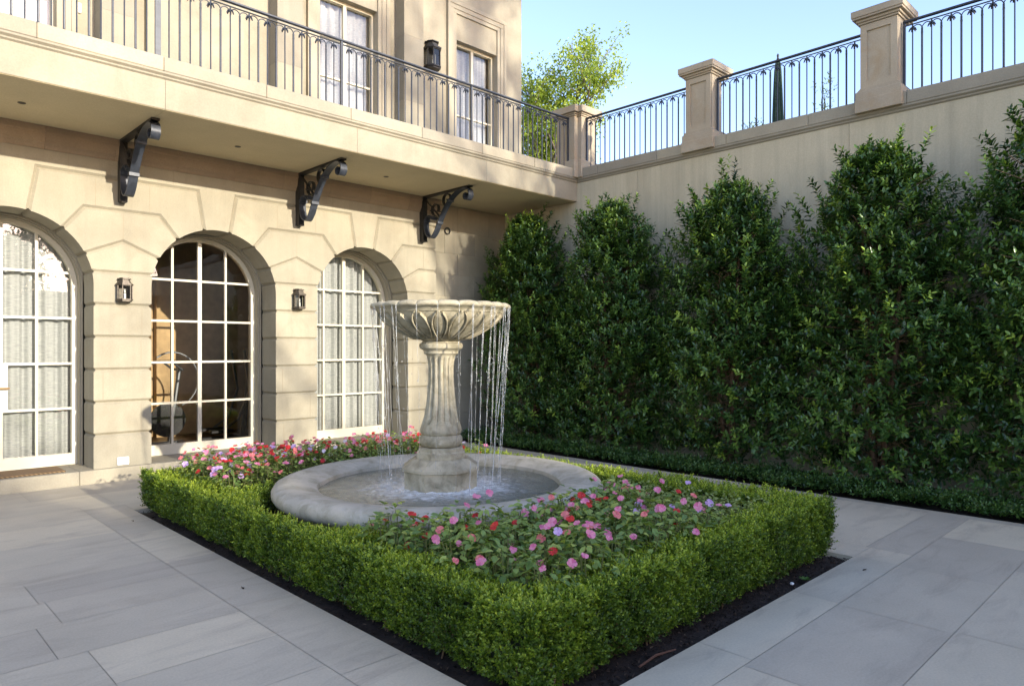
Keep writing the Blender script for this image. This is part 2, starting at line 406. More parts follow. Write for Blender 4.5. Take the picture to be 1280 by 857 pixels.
def L(x0,z0,x1,z1,t=.004,y=YF):      # thin mortar line standing 1.5 mm proud
    d=np.array((x1-x0,z1-z0)); d=d/np.linalg.norm(d); q=np.array((-d[1],d[0]))*t/2
    wl.prism([(x0+q[0],z0+q[1]),(x1+q[0],z1+q[1]),(x1-q[0],z1-q[1]),(x0-q[0],z0-q[1])],'y',y-.0015,y+.01,1)
R_=random.random
for ip,pc in enumerate(PXs+[7.14]):
    last=pc==7.14; xl,xr=pc-.32,(7.40 if last else pc+.32); te='e' if last else 'r'
    for a,b in zip(zc[:5],zc[1:6]):
        v=.35+.5*R_()
        stoneblock(wl,[(xl,a),(xr,a),(xr,b),(xl,b)],['e' if a==.16 else 'j',te,'j','r'],v)
        if R_()<.6: xj=pc+random.choice([-.2,.2,-.22,.21]); L(xj,a+(.0 if a==.16 else .03),xj,b-.03)
    AL=lambda a:(pc-1.14+R0*math.cos(rad(a)),ZS+R0*math.sin(rad(a)))   # left window's arc (right flank)
    AR=lambda a:(pc+1.14-R0*math.cos(rad(a)),ZS+R0*math.sin(rad(a)))
    def arcL(a0,a1,n=6): return [AL(a0+(a1-a0)*i/n) for i in range(n+1)]
    def arcR(a0,a1,n=6): return [AR(a0+(a1-a0)*i/n) for i in range(n+1)]
    # lowest springer course, from 2.125 to the joint on the arc
    def comp(segs,val):
        pts=[];tags=[]
        for p,t in segs: pts.append(p);tags.append(t)
        stoneblock(wl,pts,tags,val)
    def chainR(a0,a1): # going up the right-hand reveal
        if last: return []
        return [(p,'r') for p in arcR(a0,a1)]
    gA,tA,uA=27,52,78
    # course up to 2.515
    seg=[((xl,2.125),'j')]
    if last: seg+=[((xr,2.125),'e'),((xr,2.515),'j')]
    else: seg+=[((xr,2.125),'r')]+[(p,'r') for p in arcR(0,aj)[:-1]]+[(AR(aj),'j')]
    seg+=[(p,'r') for p in arcL(aj,0)]; comp(seg,.35+.5*R_())
    # gable stone
    seg=[(AL(aj),'j')]
    if last: seg+=[((xr,2.515),'e'),((xr,2.90),'j'),((7.05,2.90),'j')]
    else: seg+=[(p,'r') for p in arcR(aj,gA)[:-1]]+[(AR(gA),'j'),((pc,2.90),'j')]
    seg+=[(p,'r') for p in arcL(gA,aj)[:-1]]; comp(seg,.4+.4*R_())
    # first trapezoid
    seg=[(AL(gA),'j')]
    if last: seg+=[((7.05,2.90),'j'),((xr,2.90),'e'),((xr,3.27),'j')]
    else: seg+=[((pc,2.90),'j')]+[(p,'r') for p in arcR(gA,tA)[:-1]]+[(AR(tA),'j'),((pc+.42,3.27),'j')]
    seg+=[((pc-.42,3.27),'j')]+[(p,'r') for p in arcL(tA,gA)[:-1]]; comp(seg,.4+.4*R_())
    L(pc,2.93,pc,3.24)
    # second trapezoid
    seg=[(AL(tA),'j'),((pc-.42,3.27),'j')]
    if last: seg+=[((xr,3.27),'e'),((xr,3.655),'j')]
    else: seg+=[((pc+.42,3.27),'j')]+[(p,'r') for p in arcR(tA,uA)[:-1]]+[(AR(uA),'j'),((pc+.885,3.655),'j')]
    seg+=[((pc-.885,3.655),'j')]+[(p,'r') for p in arcL(uA,tA)[:-1]]; comp(seg,.4+.4*R_())
    if not last: L(pc+.3,3.30,pc+.3,3.62)
    L(pc-.3,3.30,pc-.3,3.62)
    # field with keystone zone over the left-hand window
    x0=pc-2.28 if ip>0 else pc-2.28
    if ip>0:
        seg=[((pc-2.28,3.655),'j'),((pc-2.28+.885,3.655),'j')]
        seg+=[(p,'r') for p in [(pc-1.14-R0*math.cos(rad(uA+(180-2*uA)*i/6)),ZS+R0*math.sin(rad(uA+(180-2*uA)*i/6))) for i in range(6)]]
        seg+=[(AL(uA),'j'),((pc-.885,3.655),'j')]
        if last: seg+=[((xr,3.655),'e'),((xr,4.1),'e')]
        else: seg+=[((pc,3.655),'e'),((pc,4.1),'e')]
        seg+=[((pc-2.28,4.1),'e')]
        comp(seg,.5)
        L(pc-.58,3.69,pc-.58,4.1); L(pc-1.7,3.69,pc-1.7,4.1)
wl.box(-14,YF,.16,-2.30,YF+.4,4.1,0,.5); wl.box(-2.31,YF+.003,2.515,-1.9,YF+.4,4.1,0,.5)
wo=hb(wl,'rusticated_wall',['wall','mortar'],recalc=True)
# recess wall between the bay and the terrace wall
rw=MB(); rz=[0,.45,.9,1.34,1.735,2.125,2.515,2.9,3.27,3.655,4.12]
for i,(a,b) in enumerate(zip(rz,rz[1:])):
    xs=[7.40,8.05,8.8,9.25] if i%2 else [7.40,7.75,8.45,9.1,9.25]
    for x0,x1 in zip(xs,xs[1:]): rw.box(x0+.0015,YR,a+.0015,x1-.0015,YR+.3,b-.0015,0,.3+.5*R_(),.002)
rw.box(7.4,YR+.006,0,9.25,YR+.32,4.1,1)
hb(rw,'recess_wall',['wall','mortar'])
# moulding under the balcony
cm=MB(); prof=[(YF+.02,3.86),(YF-.015,3.865),(YF-.03,3.90),(YF-.055,3.93),(YF-.07,3.985),(YF-.072,4.03),(YF-.085,4.045),(YF-.085,4.118),(YF+.02,4.118)]
x=-4.0
while x<7.46:
    x2=min(x+.72,7.46); cm.prism(prof,'x',x+.0015,x2-.0015,0,R_()*.6); x=x2
hb(cm,'cornice','cornice')
# balcony slab, fascia, mouldings and coping
bal=thing('balcony','',''); 
for k in ('label','category'):
    if k in bal: del bal[k]
bal.parent=house; bal.location=(0,0,0)
bb=MB()
for x0,x1 in ((-4,-1.02),(-1.02,1.12),(1.12,2.55),(2.55,4.88),(4.88,7.12),(7.12,9.222)):
    bb.box(x0+.0015,YB,4.12,x1-.0015,9.905,4.43,0,.45+.2*R_())
    bb.prism([(9.6,4.43),(YB-.002,4.43),(YB-.02,4.445),(YB-.02,4.46),(YB-.045,4.48),(YB-.045,4.50),(9.6,4.50)],'x',x0,x1,0,.3)
bb.box(-4,YB+.01,4.13,9.2,9.9,4.42,1)
hb(bb,'fascia',['wall','mortar'],bal)
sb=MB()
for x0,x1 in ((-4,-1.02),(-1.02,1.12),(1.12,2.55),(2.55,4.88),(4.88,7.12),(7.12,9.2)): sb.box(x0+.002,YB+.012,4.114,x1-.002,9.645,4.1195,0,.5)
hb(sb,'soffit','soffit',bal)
cb=MB(); x=-4
for x in np.arange(-4.2,9.0,1.12):
    cb.box(x+.0015,YB-.05,4.502,min(x+1.12,9.17)-.0015,9.6,4.655,0,R_(),.008)
hb(cb,'coping','trim',bal)
# upper storey: panels of wall, pilasters, openings
UW=9.91; up=MB()
wins=[(1.44,.5,7.12),(6.0,.5,7.14),(8.73,.48,7.2)]
xs=[-4.0]
for c,h,t in wins: xs+=[c-h-.04,c+h+.04]
xs+=[9.92]
for i in range(0,len(xs),2): up.box(xs[i],UW,4.6,xs[i+1],UW+.35,12,0,.5)
for c,h,t in wins: up.box(c-h-.04,UW,t+.04,c+h+.04,UW+.35,12,0,.5)
up.box(9.57,UW+.35,4.6,9.92,22,12,0,.5)
up.box(2.96,UW-.07,4.6,4.25,UW+.01,12,0,.55); up.box(3.1,UW-.085,4.6,4.11,UW-.06,12,0,.55)
hb(up,'upper_wall','wall')
for pc in (2.58,4.86,7.09):
    p=MB(); z=4.655
    while z<12: p.box(pc-.2,9.65,z+.001,pc+.2,UW+.02,min(z+1.1,12)-.001,0,R_()); z+=1.1
    p.box(pc-.24,9.62,4.65,pc+.24,UW,4.86,0,.5,.01)
    hb(p,'pilaster','wall')
# interior behind the ground-floor arches
ir=MB(); ir.box(-2.4,10.13,-.1,7.3,10.2,.14,0); 
ir=MB()
ir.add([(-2.4,10.3,.12),(7.3,10.3,.12),(7.3,12.6,.12),(-2.4,12.6,.12)],[[0,1,2,3]],1)
ir.add([(-2.4,10.3,3.9),(7.3,10.3,3.9),(7.3,12.6,3.9),(-2.4,12.6,3.9)],[[3,2,1,0]],0)
ir.box(-2.4,12.6,.12,7.3,12.7,3.9); ir.box(-2.5,10.3,.12,-2.4,14.5,3.9); ir.box(7.3,10.3,.12,7.4,14.5,3.9)
ir.box(3.9,12.45,.12,4.2,12.62,3.9)
hb(ir,'interior_wall',['room','roomfloor'])
ub=MB()
ub.add([(-2.4,11.2,4.6),(9.5,11.2,4.6),(9.5,11.2,9),(-2.4,11.2,9)],[[0,1,2,3]],0)
hb(ub,'upper_interior_wall','room')

def arch(mb,wx,r_in,r_out,y0,y1,z0=.16,n=28,mi=0,val=.5):
    def path(r): return [(wx-r,z0),(wx-r,(z0+ZS)/2)]+[(wx-r*math.cos(PI*i/n),ZS+r*math.sin(PI*i/n)) for i in range(n+1)]+[(wx+r,(z0+ZS)/2),(wx+r,z0)]
    a=path(r_in);b=path(r_out);m=len(a)
    vs=[(p[0],y0,p[1]) for p in a]+[(p[0],y0,p[1]) for p in b]+[(p[0],y1,p[1]) for p in a]+[(p[0],y1,p[1]) for p in b]
    fs=[]
    for i in range(m-1): fs+=[[i,i+1,m+i+1,m+i],[2*m+i,3*m+i,3*m+i+1,2*m+i+1],[i,2*m+i,2*m+i+1,i+1],[m+i,m+i+1,3*m+i+1,3*m+i]]
    fs+=[[0,m,3*m,2*m],[m-1,2*m-1+0,4*m-1,3*m-1]]
    mb.add(vs,fs,mi,val)
trz=[.855,1.41,1.97,2.53]
def archwindow(wx,kind,label):
    fr=MB(); rf=.785
    arch(fr,wx,.728,rf,10.06,10.15); fr.box(wx-.73,10.064,.16,wx+.73,10.146,.30)
    ri=.73
    for k,dx in enumerate((-.3625,0,.3625)):
        w=.026 if dx==0 else .014
        fr.box(wx+dx-w,10.072,.29,wx+dx+w,10.12,ZS+math.sqrt(ri*ri-dx*dx)+.005)
    for z in trz:
        half=ri if z<=ZS else math.sqrt(ri*ri-(z-ZS)**2)+.005
        fr.box(wx-half,10.075,z-.014,wx+half,10.117,z+.014)
    if kind=='door': fr.box(wx-.075,10.07,.85,wx+.075,10.124,1.415)
    f=hb(fr,'french_door' if kind=='door' else 'arched_window','timber')
    if label: f['label']=label
    sm=MB()     # moulded stone surround
    for (a,b,y0) in ((.835,1.0,9.875),(.80,.838,9.90),(.785,.80,9.95)): arch(sm,wx,a,b,y0,10.08)
    sm.box(wx-.8,9.96,.10,wx+.8,10.07,.158)
    hb(sm,'stone_surround','trim',f)
    gl=MB(); r=.735; n=24
    pts=[(wx-r,.28),(wx+r,.28)]+[(wx+r*math.cos(PI*i/n),ZS+r*math.sin(PI*i/n)) for i in range(n+1)]
    gl.add([(x,10.10,z) for x,z in pts],[list(range(len(pts)))])
    hb(gl,'glass','glass',f,recalc=False)
    if kind!='open':
        c=MB(); n=220; vs=[]
        for i in range(n+1):
            x=wx-.84+1.68*i/n; y=10.21+.022*math.sin(x*38)+.012*math.sin(x*71+1)
            vs+=[(x,y,.14),(x,y,3.25)]
        c.add(vs,[[2*i,2*i+2,2*i+3,2*i+1] for i in range(n)])
        hb(c,'curtain','curtain',f,smooth=True,recalc=False)
    if kind=='door':
        h=MB(); 
        h.tube([(wx-.035,10.07,1.13),(wx-.035,10.03,1.13)],.012,8); h.lathe([(.0,-.01),(.026,-.008),(.026,.0),(.0,.002)],16)
        h=MB(); h.box(wx-.055,10.064,1.04,wx-.015,10.071,1.22); h.tube([(wx-.035,10.07,1.13),(wx-.035,10.025,1.13),(wx-.02,10.015,1.13),(wx+.085,10.015,1.128)],.0095,8)
        hb(h,'door_handle','brass',f)
archwindow(-.84,'curtain',None)
archwindow(1.44,'door','arched glazed door with pale curtain and brass lever handle')
archwindow(3.72,'open','arched window without curtain showing the dark exercise room')
archwindow(6.0,'curtain','arched window with pale sheer curtain behind the fountain')
# backing wall round the arched windows, behind the reveals
bk=MB()
for x0,x1 in ((-2.3,-1.67),(-.05,.65),(2.25,2.92),(4.53,5.19),(6.81,7.38)): bk.box(x0,9.9,.12,x1,10.3,4.1)
for wx in WX:
    n=16
    for i in range(n):
        a0,a1=PI*i/n,PI*(i+1)/n; q=[(wx+.85*math.cos(a0),ZS+.85*math.sin(a0)),(wx+.85*math.cos(a1),ZS+.85*math.sin(a1))]
        bk.prism([q[0],(q[0][0],4.1),(q[1][0],4.1),q[1]],'y',9.9,10.3)
hb(bk,'inner_wall','trim')
def upwindow(cx,h,top,label=None):
    f=MB(); y=UW+.12
    f.box(cx-h-.05,y,4.66,cx-h,y+.08,top+.05); f.box(cx+h,y,4.66,cx+h+.05,y+.08,top+.05); f.box(cx-h,y,top,cx+h,y+.08,top+.05); f.box(cx-h,y+.002,4.66,cx+h,y+.07,4.84)
    f.box(cx-.028,y+.01,4.8,cx+.028,y+.06,top)
    for z in (5.3,5.92,6.55): f.box(cx-h,y+.012,z-.014,cx+h,y+.055,z+.014)
    o=hb(f,'tall_window','timber')
    if label: o['label']=label
    s=MB()
    for a,b,y0 in ((h+.18,h+.25,UW-.06),(h+.10,h+.185,UW-.045),(h+.03,h+.105,UW-.03)):
        for sx in (-1,1):
            xa,xb=sorted((cx+sx*a,cx+sx*b)); s.box(xa,y0,4.66,xb,UW+.12,top+a,0,.5,.004)
        s.box(cx-b,y0,top+a,cx+b,UW+.12,top+b,0,.5,.004)
    hb(s,'stone_surround','trim',o)
    gl=MB(); gl.add([(cx-h,y+.04,4.7),(cx+h,y+.04,4.7),(cx+h,y+.04,top),(cx-h,y+.04,top)],[[0,1,2,3]]); hb(gl,'glass','glass',o,recalc=False)
    c=MB(); n=90; vs=[]
    for i in range(n+1):
        x=cx-h-.05+(2*h+.1)*i/n; yy=y+.17+.02*math.sin(x*45)+.012*math.sin(x*83); vs+=[(x,yy,4.6),(x,yy,top+.1)]
    c.add(vs,[[2*i,2*i+2,2*i+3,2*i+1] for i in range(n)]); hb(c,'curtain','curtain2',o,smooth=True,recalc=False)
upwindow(*wins[0]); upwindow(*wins[1],'wider upper window with white curtain'); upwindow(*wins[2],'upper window next to the black lantern')
# ------------------------------------------------------------------ terrace retaining wall
tw=thing('terrace_wall','tall plain stone retaining wall behind the row of clipped evergreens','wall',(XW,3,0))
t=MB()
for a,b in ((-9,-6.9),(-6.9,-4.7),(-4.7,-2.2),(-2.2,1.05),(1.05,3.37),(3.37,6.6),(6.6,9.7)):
    t.box(XW,a+.002,-.1,XW+.35,b-.002,4.43,0,.4+.25*R_())
t.box(XW+.012,-9,-.1,XW+.34,9.6,4.42,1)
hb(t,'wall_face',['render','mortar'],tw)
t=MB(); t.prism([(XW+.2,4.43),(XW-.002,4.43),(XW-.02,4.445),(XW-.02,4.46),(XW-.045,4.48),(XW-.045,4.502),(XW+.2,4.502)],'y',-9,YB-.02,0,.3)
hb(t,'moulding','trim',tw)
t=MB()
for a in np.arange(-9,7.7,1.17):
    t.box(XW-.05,a+.0015,4.504,XW+.42,min(a+1.17,YB-.03)-.0015,4.66,0,R_(),.008)
hb(t,'coping','trim',tw)
te=MB(); te.box(XW+.35,-150,-.05,150,9.6,4.56); te.box(9.95,9.6,-.05,150,150,4.558)
tag(te.build('terrace','paver'),kind='structure')

# piers
def pier(y0,y1,label):
    t=thing('stone_pier',label,'pier',(9.2,(y0+y1)/2,4.66),0,'stone piers of the terrace railing'); xf=9.17
    m=MB(); m.box(xf,y0,4.78,xf+.22,y1,5.585,0,.6)
    m.box(xf+.22,y0+.06,4.78,xf+.40,y1-.06,5.585,0,.5)
    # raised frame leaving a sunk panel on the court face
    for a,b,c,d in ((y0,y0+.075,4.79,5.58),(y1-.075,y1,4.79,5.58),(y0+.075,y1-.075,4.79,4.88),(y0+.075,y1-.075,5.50,5.58)):
        m.box(xf-.022,a,c,xf+.01,b,d,0,.6)
    hb(m,'shaft','pier',t)
    m=MB(); m.box(xf-.05,y0-.05,4.655,xf+.42,y1+.05,4.755,0,.4,.004)
    m.prism([(y0-.05,4.755),(y1+.05,4.755),(y1+.0,4.80),(y0-.0,4.80)],'x',xf-.03,xf+.4,0,.4)
    m.box(xf-.062,y0-.055,4.50,xf+.40,y1+.055,4.658,0,.4,.004)
    hb(m,'plinth','pier',t)
    m=MB()
    for o,a,b in ((.02,5.585,5.61),(.04,5.61,5.64),(.075,5.64,5.665),(.085,5.665,5.745)): m.box(xf-.02-o,y0-o,a,xf+.40+o,y1+o,b,0,.5,.004)
    zt=5.745; x0,x1,a,b=xf-.105,xf+.485,y0-.085,y1+.085
    m.add([(x0,a,zt),(x1,a,zt),(x1,b,zt),(x0,b,zt),(x0+.15,a+.15,zt+.03),(x1-.15,a+.15,zt+.03),(x1-.15,b-.15,zt+.03),(x0+.15,b-.15,zt+.03)],[[0,1,5,4],[1,2,6,5],[2,3,7,6],[3,0,4,7],[4,5,6,7]],0,.5)
    hb(m,'cap','pier',t)
pier(5.27,5.68,'stone pier with a rust-stained sunk panel, middle of the three terrace piers')
pier(2.79,3.21,'tall stone pier with clean sunk panel above the largest evergreen')
t=thing('stone_pier','stepped stone corner pier where balcony and terrace railings meet','pier',(9.25,7.9,4.66),0,'stone piers of the terrace railing')
m=MB(); m.box(9.08,7.80,4.7,9.30,8.20,5.55,0,.4); m.box(9.17,7.72,4.7,9.56,8.10,5.55,0,.4)
hb(m,'shaft','pier',t)
m=MB(); m.box(9.05,7.77,4.5,9.33,8.2,4.80,0,.4,.01); m.box(9.14,7.69,4.504,9.6,8.1,4.803,0,.4,.01)
hb(m,'plinth','pier',t)
m=MB()
for o,a,b in ((.02,5.55,5.575),(.04,5.575,5.60),(.08,5.60,5.71)):
    m.box(9.08-o,7.80-o,a,9.30+o,8.20+o,b,0,.4,.004); m.box(9.17-o,7.72-o,a+.001,9.56+o,8.10+o,b+.001,0,.4,.004)
hb(m,'cap','pier',t)

# ------------------------------------------------------------------ wrought iron railings
def baluster_meshes():
    out={}
    z0,z1=0,.80
    m=MB(); m.tube([(0,0,z0),(0,0,z1-.07)],.0115,8); m.lathe([(.009,0),(.017,.0),(.017,.02),(.011,.035),(.009,.04)],8); m.lathe([(.009,.66),(.013,.665),(.013,.685),(.009,.69)],8)
    for s in (-1,1):
        m.tube([(s*(.054-.054*math.cos(a)),0,.725+.058*math.sin(a)) for a in np.linspace(0,PI*.82,9)],.0065,5)
    out['thick']=m
    m=MB(); m.tube([(0,0,z0),(0,0,z1)],.0075,6)
    out['thin']=m
    f=MB(); f.lathe([(.004,.79),(.011,.785),(.011,.765),(.005,.76)],8)
    for k in range(6):
        a=PI*k/3; c,s_=math.cos(a),math.sin(a)
        f.tube([(.006*c,.006*s_,.765),(.026*c,.026*s_,.752),(.040*c,.040*s_,.722)],[.005,.010,.007],5)
    out['flower']=f
    m=MB(); m.box(-.014,-.014,0,.014,.014,.85); out['post']=m
    return out
bal_m=baluster_meshes(); cache={}
def rail(name,label,p0,p1,zb,n_posts,first=None):
    """panels from p0 to p1 (x,y); alternate stout and slim bars, bell flowers on the slim ones"""
    p0=np.array(p0);p1=np.array(p1);Ln=np.linalg.norm(p1-p0); d=(p1-p0)/Ln; rz=math.atan2(d[1],d[0])
    t=thing(name,label,'railing',(p0[0],p0[1],zb),rz,'wrought iron railings')
    m=MB(); m.tube([(0,0,.845),(Ln,0,.845)],.012,6); m.box(-.0,-.024,.842,Ln,.024,.864,0,.5,.003); m.box(0,-.013,.80,Ln,.013,.806); m.build('handrail','iron',t)
    m=MB(); m.box(0,-.012,0,Ln,.012,.014); m.build('bottom_rail','iron',t)
    def put(kind,nm,x,par):
        key=kind
        if key not in cache:
            o=bal_m[kind].build(nm,'iron',par,smooth=True); cache[key]=o.data
        else: o=link(bpy.data.objects.new(nm,cache[key])); o.parent=par
        o.location=(x,0,0) if par is t else (0,0,0); return o
    np_=n_posts; pl=Ln/np_
    for k in range(np_+1):
        put('post','post',min(max(k*pl,.011),Ln-.011),t)
    for k in range(np_):
        nb=int(round(pl/.1085)); nb+=nb%2; sp=pl/nb
        for i in range(1,nb):
            x=k*pl+i*sp
            if i%2: b=put('thin','baluster',x,t); put('flower','bell_flower',0,b)
            else: put('thick','baluster',x,t)
    return t
RZ=4.672; ry=7.935
rail('iron_railing','wrought iron balcony railing with bell flowers, front of the balcony right half',(2.50,ry),(9.08,ry),RZ,3)
rail('iron_railing','wrought iron balcony railing with bell flowers, cut by the upper left picture edge',(-1.76,ry),(2.495,ry),RZ,2)
rail('iron_railing','short terrace railing panel between the corner pier and the stained pier',(9.30,7.72),(9.30,5.70),RZ,1)
rail('iron_railing','terrace railing panel with the closed green umbrella standing behind it',(9.30,5.25),(9.30,3.23),RZ,1)
rail('iron_railing','terrace railing panel at the right picture edge, beyond the clean stone pier',(9.30,2.77),(9.30,.75),RZ,1)

# ------------------------------------------------------------------ scroll brackets
def spiral(cy,cz,r0,r1,a0,a1,n=22): return [(cy+(r0+(r1-r0)*i/n)*math.cos(a0+(a1-a0)*i/n),cz+(r0+(r1-r0)*i/n)*math.sin(a0+(a1-a0)*i/n)) for i in range(n+1)]
def smoothp(pts,n=8):
    P=[np.array(p,float) for p in pts]; P=[2*P[0]-P[1]]+P+[2*P[-1]-P[-2]]; out=[]
    for i in range(1,len(P)-2):
        for k in range(n):
            t=k/n; out.append(tuple(.5*((2*P[i])+(-P[i-1]+P[i+1])*t+(2*P[i-1]-5*P[i]+4*P[i+1]-P[i+2])*t*t+(-P[i-1]+3*P[i]-3*P[i+1]+P[i+2])*t**3)))
    out.append(tuple(P[-2])); return out
def bracket(x,label):
    t=thing('scroll_bracket',label,'bracket',(x,YF,3.40),0,'scroll brackets under the balcony')
    # local: y negative outwards, z up from 0 to .72
    def S(mb,pts,w,th): mb.strap([(-a-(.085 if len(pts)>2 else 0),b) for a,b in pts],w,th)
    m=MB(); m.box(-.042,-.10,-.03,.042,0,.69); S(m,[(.0,.702),(1.25,.702)],.085,.024); m.box(-.03,-.125,-.04,.03,-.02,-.02); m.build('frame','blackiron',t)
    m=MB(); main=smoothp([(.30,.33),(.255,.30),(.22,.345),(.16,.37),(.07,.33),(.045,.21),(.09,.07),(.20,.01),(.31,.09),(.40,.23),(.52,.40),(.67,.55),(.83,.645),(.97,.685),(1.08,.685),(1.15,.64),(1.17,.56),(1.12,.50),(1.05,.52),(1.04,.58),(1.09,.60)])
    S(m,main,.10,.016); 
    for q in ((.40,.23),(.67,.55),(.06,.30)): m.box(-.056,-q[0]-.107,q[1]-.02,.056,-q[0]-.063,q[1]+.02)
    m.build('main_scroll','iron',t,smooth=True)
    m=MB(); S(m,smoothp([(.30,.44),(.36,.42),(.37,.50),(.30,.545),(.21,.50),(.22,.40),(.33,.34),(.44,.33)]),.05,.012)
    m.build('inner_scroll','blackiron',t,smooth=True)
    m=MB(); S(m,smoothp([(.60,.58),(.64,.55),(.68,.60),(.62,.665),(.52,.64),(.50,.55),(.56,.46)]),.05,.012)
    m.build('inner_scroll','blackiron',t,smooth=True)
    m=MB(); S(m,[(.10,.68),(.52,.30)],.03,.014); S(m,[(.24,.46),(.54,.40)],.03,.014); m.build('diagonal_bar','blackiron',t)
    return t
bracket(2.56,'black scroll bracket nearest the left edge, between curtained door and dark window')
bracket(4.88,'middle scroll bracket above the stone pillar with the smaller looking lantern')
bracket(7.10,'scroll bracket nearest the evergreens, above the fountain bowl')

# ------------------------------------------------------------------ lanterns and small fittings
def lantern(x,y,z,w,h,label,mat='bronze'):
    t=thing('wall_lantern',label,'lantern',(x,y,z),0,'wall lanterns')
    d=w*.75; u=w/2
    def octp(s): # half octagon plan against the wall
        return [(-u*s,-.012),(-u*s,-d*.55*s-.01),(-u*.55*s,-d*s-.01),(u*.55*s,-d*s-.01),(u*s,-d*.55*s-.01),(u*s,-.012)]
    m=MB(); m.box(-u*.8,-.012,.0,u*.8,0,h); m.build('back_plate',mat,t)
    m=MB()
    for s,a,b in ((.95,0,h*.05),(1.06,h*.05,h*.09),(1.0,h*.09,h*.11)): m.prism(octp(s),'z',a,b)
    for s,a,b in ((1.0,h*.66,h*.69),(1.10,h*.69,h*.74),(.95,h*.74,h*.78),(.80,h*.78,h*.86),(.70,h*.86,h*.93),(.86,h*.93,h*.96),(.6,h*.96,h)): m.prism(octp(s),'z',a,b)
    for p in octp(.97)[1:5]: m.box(p[0]-w*.025,p[1]-w*.025,h*.1,p[0]+w*.025,p[1]+w*.025,h*.68)
    m.build('housing',mat,t)
    m=MB(); q=octp(.93); n=len(q)
    m.add([(a,b,h*.1) for a,b in q]+[(a,b,h*.67) for a,b in q],[[i,i+1,n+i+1,n+i] for i in range(n-1)]); m.build('glass','lampglass',t,recalc=False)
    m=MB(); m.tube([(0,-d*.5,h*.1),(0,-d*.5,h*.34)],w*.07,8); m.build('candle','white',t)
    m=MB(); m.lathe([(.001,h*.34),(w*.05,h*.40),(w*.045,h*.46),(.001,h*.53)],8,(0,-d*.5)); m.build('bulb','white',t,smooth=True)
lantern(2.58,YF,2.165,.165,.29,'bronze lantern on the stone pillar beside the curtained door')
lantern(4.87,YF,2.165,.165,.29,'bronze lantern on the pillar between the dark window and the fountain bowl')
lantern(7.62,UW,6.50,.27,.50,'large black lantern on the upper wall left of a white curtained window','blackiron')
t=thing('wall_outlet','small grey outlet box low on the pillar beside the doormat','outlet',(2.575,YF,.18))
m=MB(); m.box(-.065,-.022,0,.065,0,.095,0,.5,.006); m.build('cover','white',t)
m=MB(); m.box(-.035,-.026,.03,.04,-.020,.068,0,.5,.004); m.build('window','greybox',t)
t=MB()
for k in range(24): pass
t.tube([(.055*math.cos(a),-.02,.055*math.sin(a)) for a in np.linspace(0,2*PI,25)],.011,8); t.tube([(0,0,.055),(0,-.02,.055)],.01,6); t.tube([(0,0,-.055),(0,-.02,-.055)],.01,6)
tag(t.build('iron_ring','blackiron',smooth=True,loc=(7.80,YR,3.66)),'small black iron ring fixed to the recessed wall beside the rightmost bracket','ring')
t=MB(); t.box(-.03,-.03,0,.03,0,.12,0,.5,.006)
tag(t.build('wall_sensor','white',loc=(2.20,UW,5.72)),'small white sensor box on the upper wall by the left pilaster','sensor')
for x,l in ((1.42,'small round downlight in the balcony underside, left of the first bracket'),(3.66,'small round downlight in the balcony underside between the two left brackets'),(5.86,'small round downlight in the balcony underside between the two right brackets')):
    t=thing('downlight',l,'downlight',(x,8.66,4.113),0,'downlights in the balcony underside')
    m=MB(); m.lathe([(.030,-.004),(.037,-.004),(.037,.0),(.030,.0)],20); m.build('ring','bronze',t)
    m=MB(); m.lathe([(.001,-.001),(.031,-.0015)],20); m.build('lens','gymdark',t)
m=MB(); m.box(.75,9.47,.161,1.98,9.93,.178,0,.5,.006)
tag(m.build('door_mat','coir'),'brown coir mat on the step in front of the curtained glazed door','mat')
# exercise machines glimpsed through the middle window
t=thing('exercise_bike','black exercise bike behind the left panes of the dark window','exercise bike',(3.45,11.4,.12))
m=MB(); m.box(-.55,-.05,0,.5,.05,.06,0,.5,.01); m.box(-.5,-.25,0,-.42,.25,.05); m.box(.4,-.25,0,.48,.25,.05); m.tube([(-.1,0,.05),(-.25,0,.95)],.03,8); m.tube([(.3,0,.05),(.45,0,1.15)],.03,8); m.build('frame','gymsilver',t)
m=MB(); m.lathe([(.001,-.02),(.26,-.02),(.26,.02),(.001,.02)],28); o=m.build('flywheel','gymdark',t,smooth=True); o.rotation_euler=(PI/2,0,0); o.location=(.28,0,.38)
m=MB(); m.box(-.40,-.1,.95,-.12,.1,1.02,0,.5,.02); m.build('saddle','gymdark',t)
m=MB(); m.tube([(.30,-.22,1.25),(.42,-.22,1.15),(.47,0,1.15),(.42,.22,1.15),(.30,.22,1.25)],.018,8); m.build('handlebar','gymdark',t)
m=MB(); m.tube([(.3+.38*math.cos(a),-.15,1.0+.42*math.sin(a)) for a in np.linspace(-1.2,2.2,16)],.014,8); m.build('arm','gymsilver',t)
t=thing('elliptical_trainer','grey elliptical trainer behind the right panes of the dark window','exercise machine',(4.75,11.3,.12))
m=MB(); m.box(-.6,-.06,0,.55,.06,.08,0,.5,.01); m.tube([(.1,0,.05),(.25,0,1.3)],.045,8); m.lathe([(.001,-.06),(.27,-.05),(.27,.05),(.001,.06)],24,(0,0)); m.build('base','gymdark',t)
for s in (-1,1):
    m=MB(); m.tube([(-.35,s*.2,.15),(-.05,s*.2,.35),(.12,s*.24,.8),(.02,s*.25,1.45)],.022,8); m.build('arm','gymsilver',t)
    m=MB(); m.box(-.5,s*.2-.07,.15,-.15,s*.2+.07,.2,0,.5,.01); m.build('pedal','gymdark',t)
m=MB(); m.box(.2,-.15,1.28,.26,.15,1.5,0,.5,.01); m.build('console','gymdark',t)

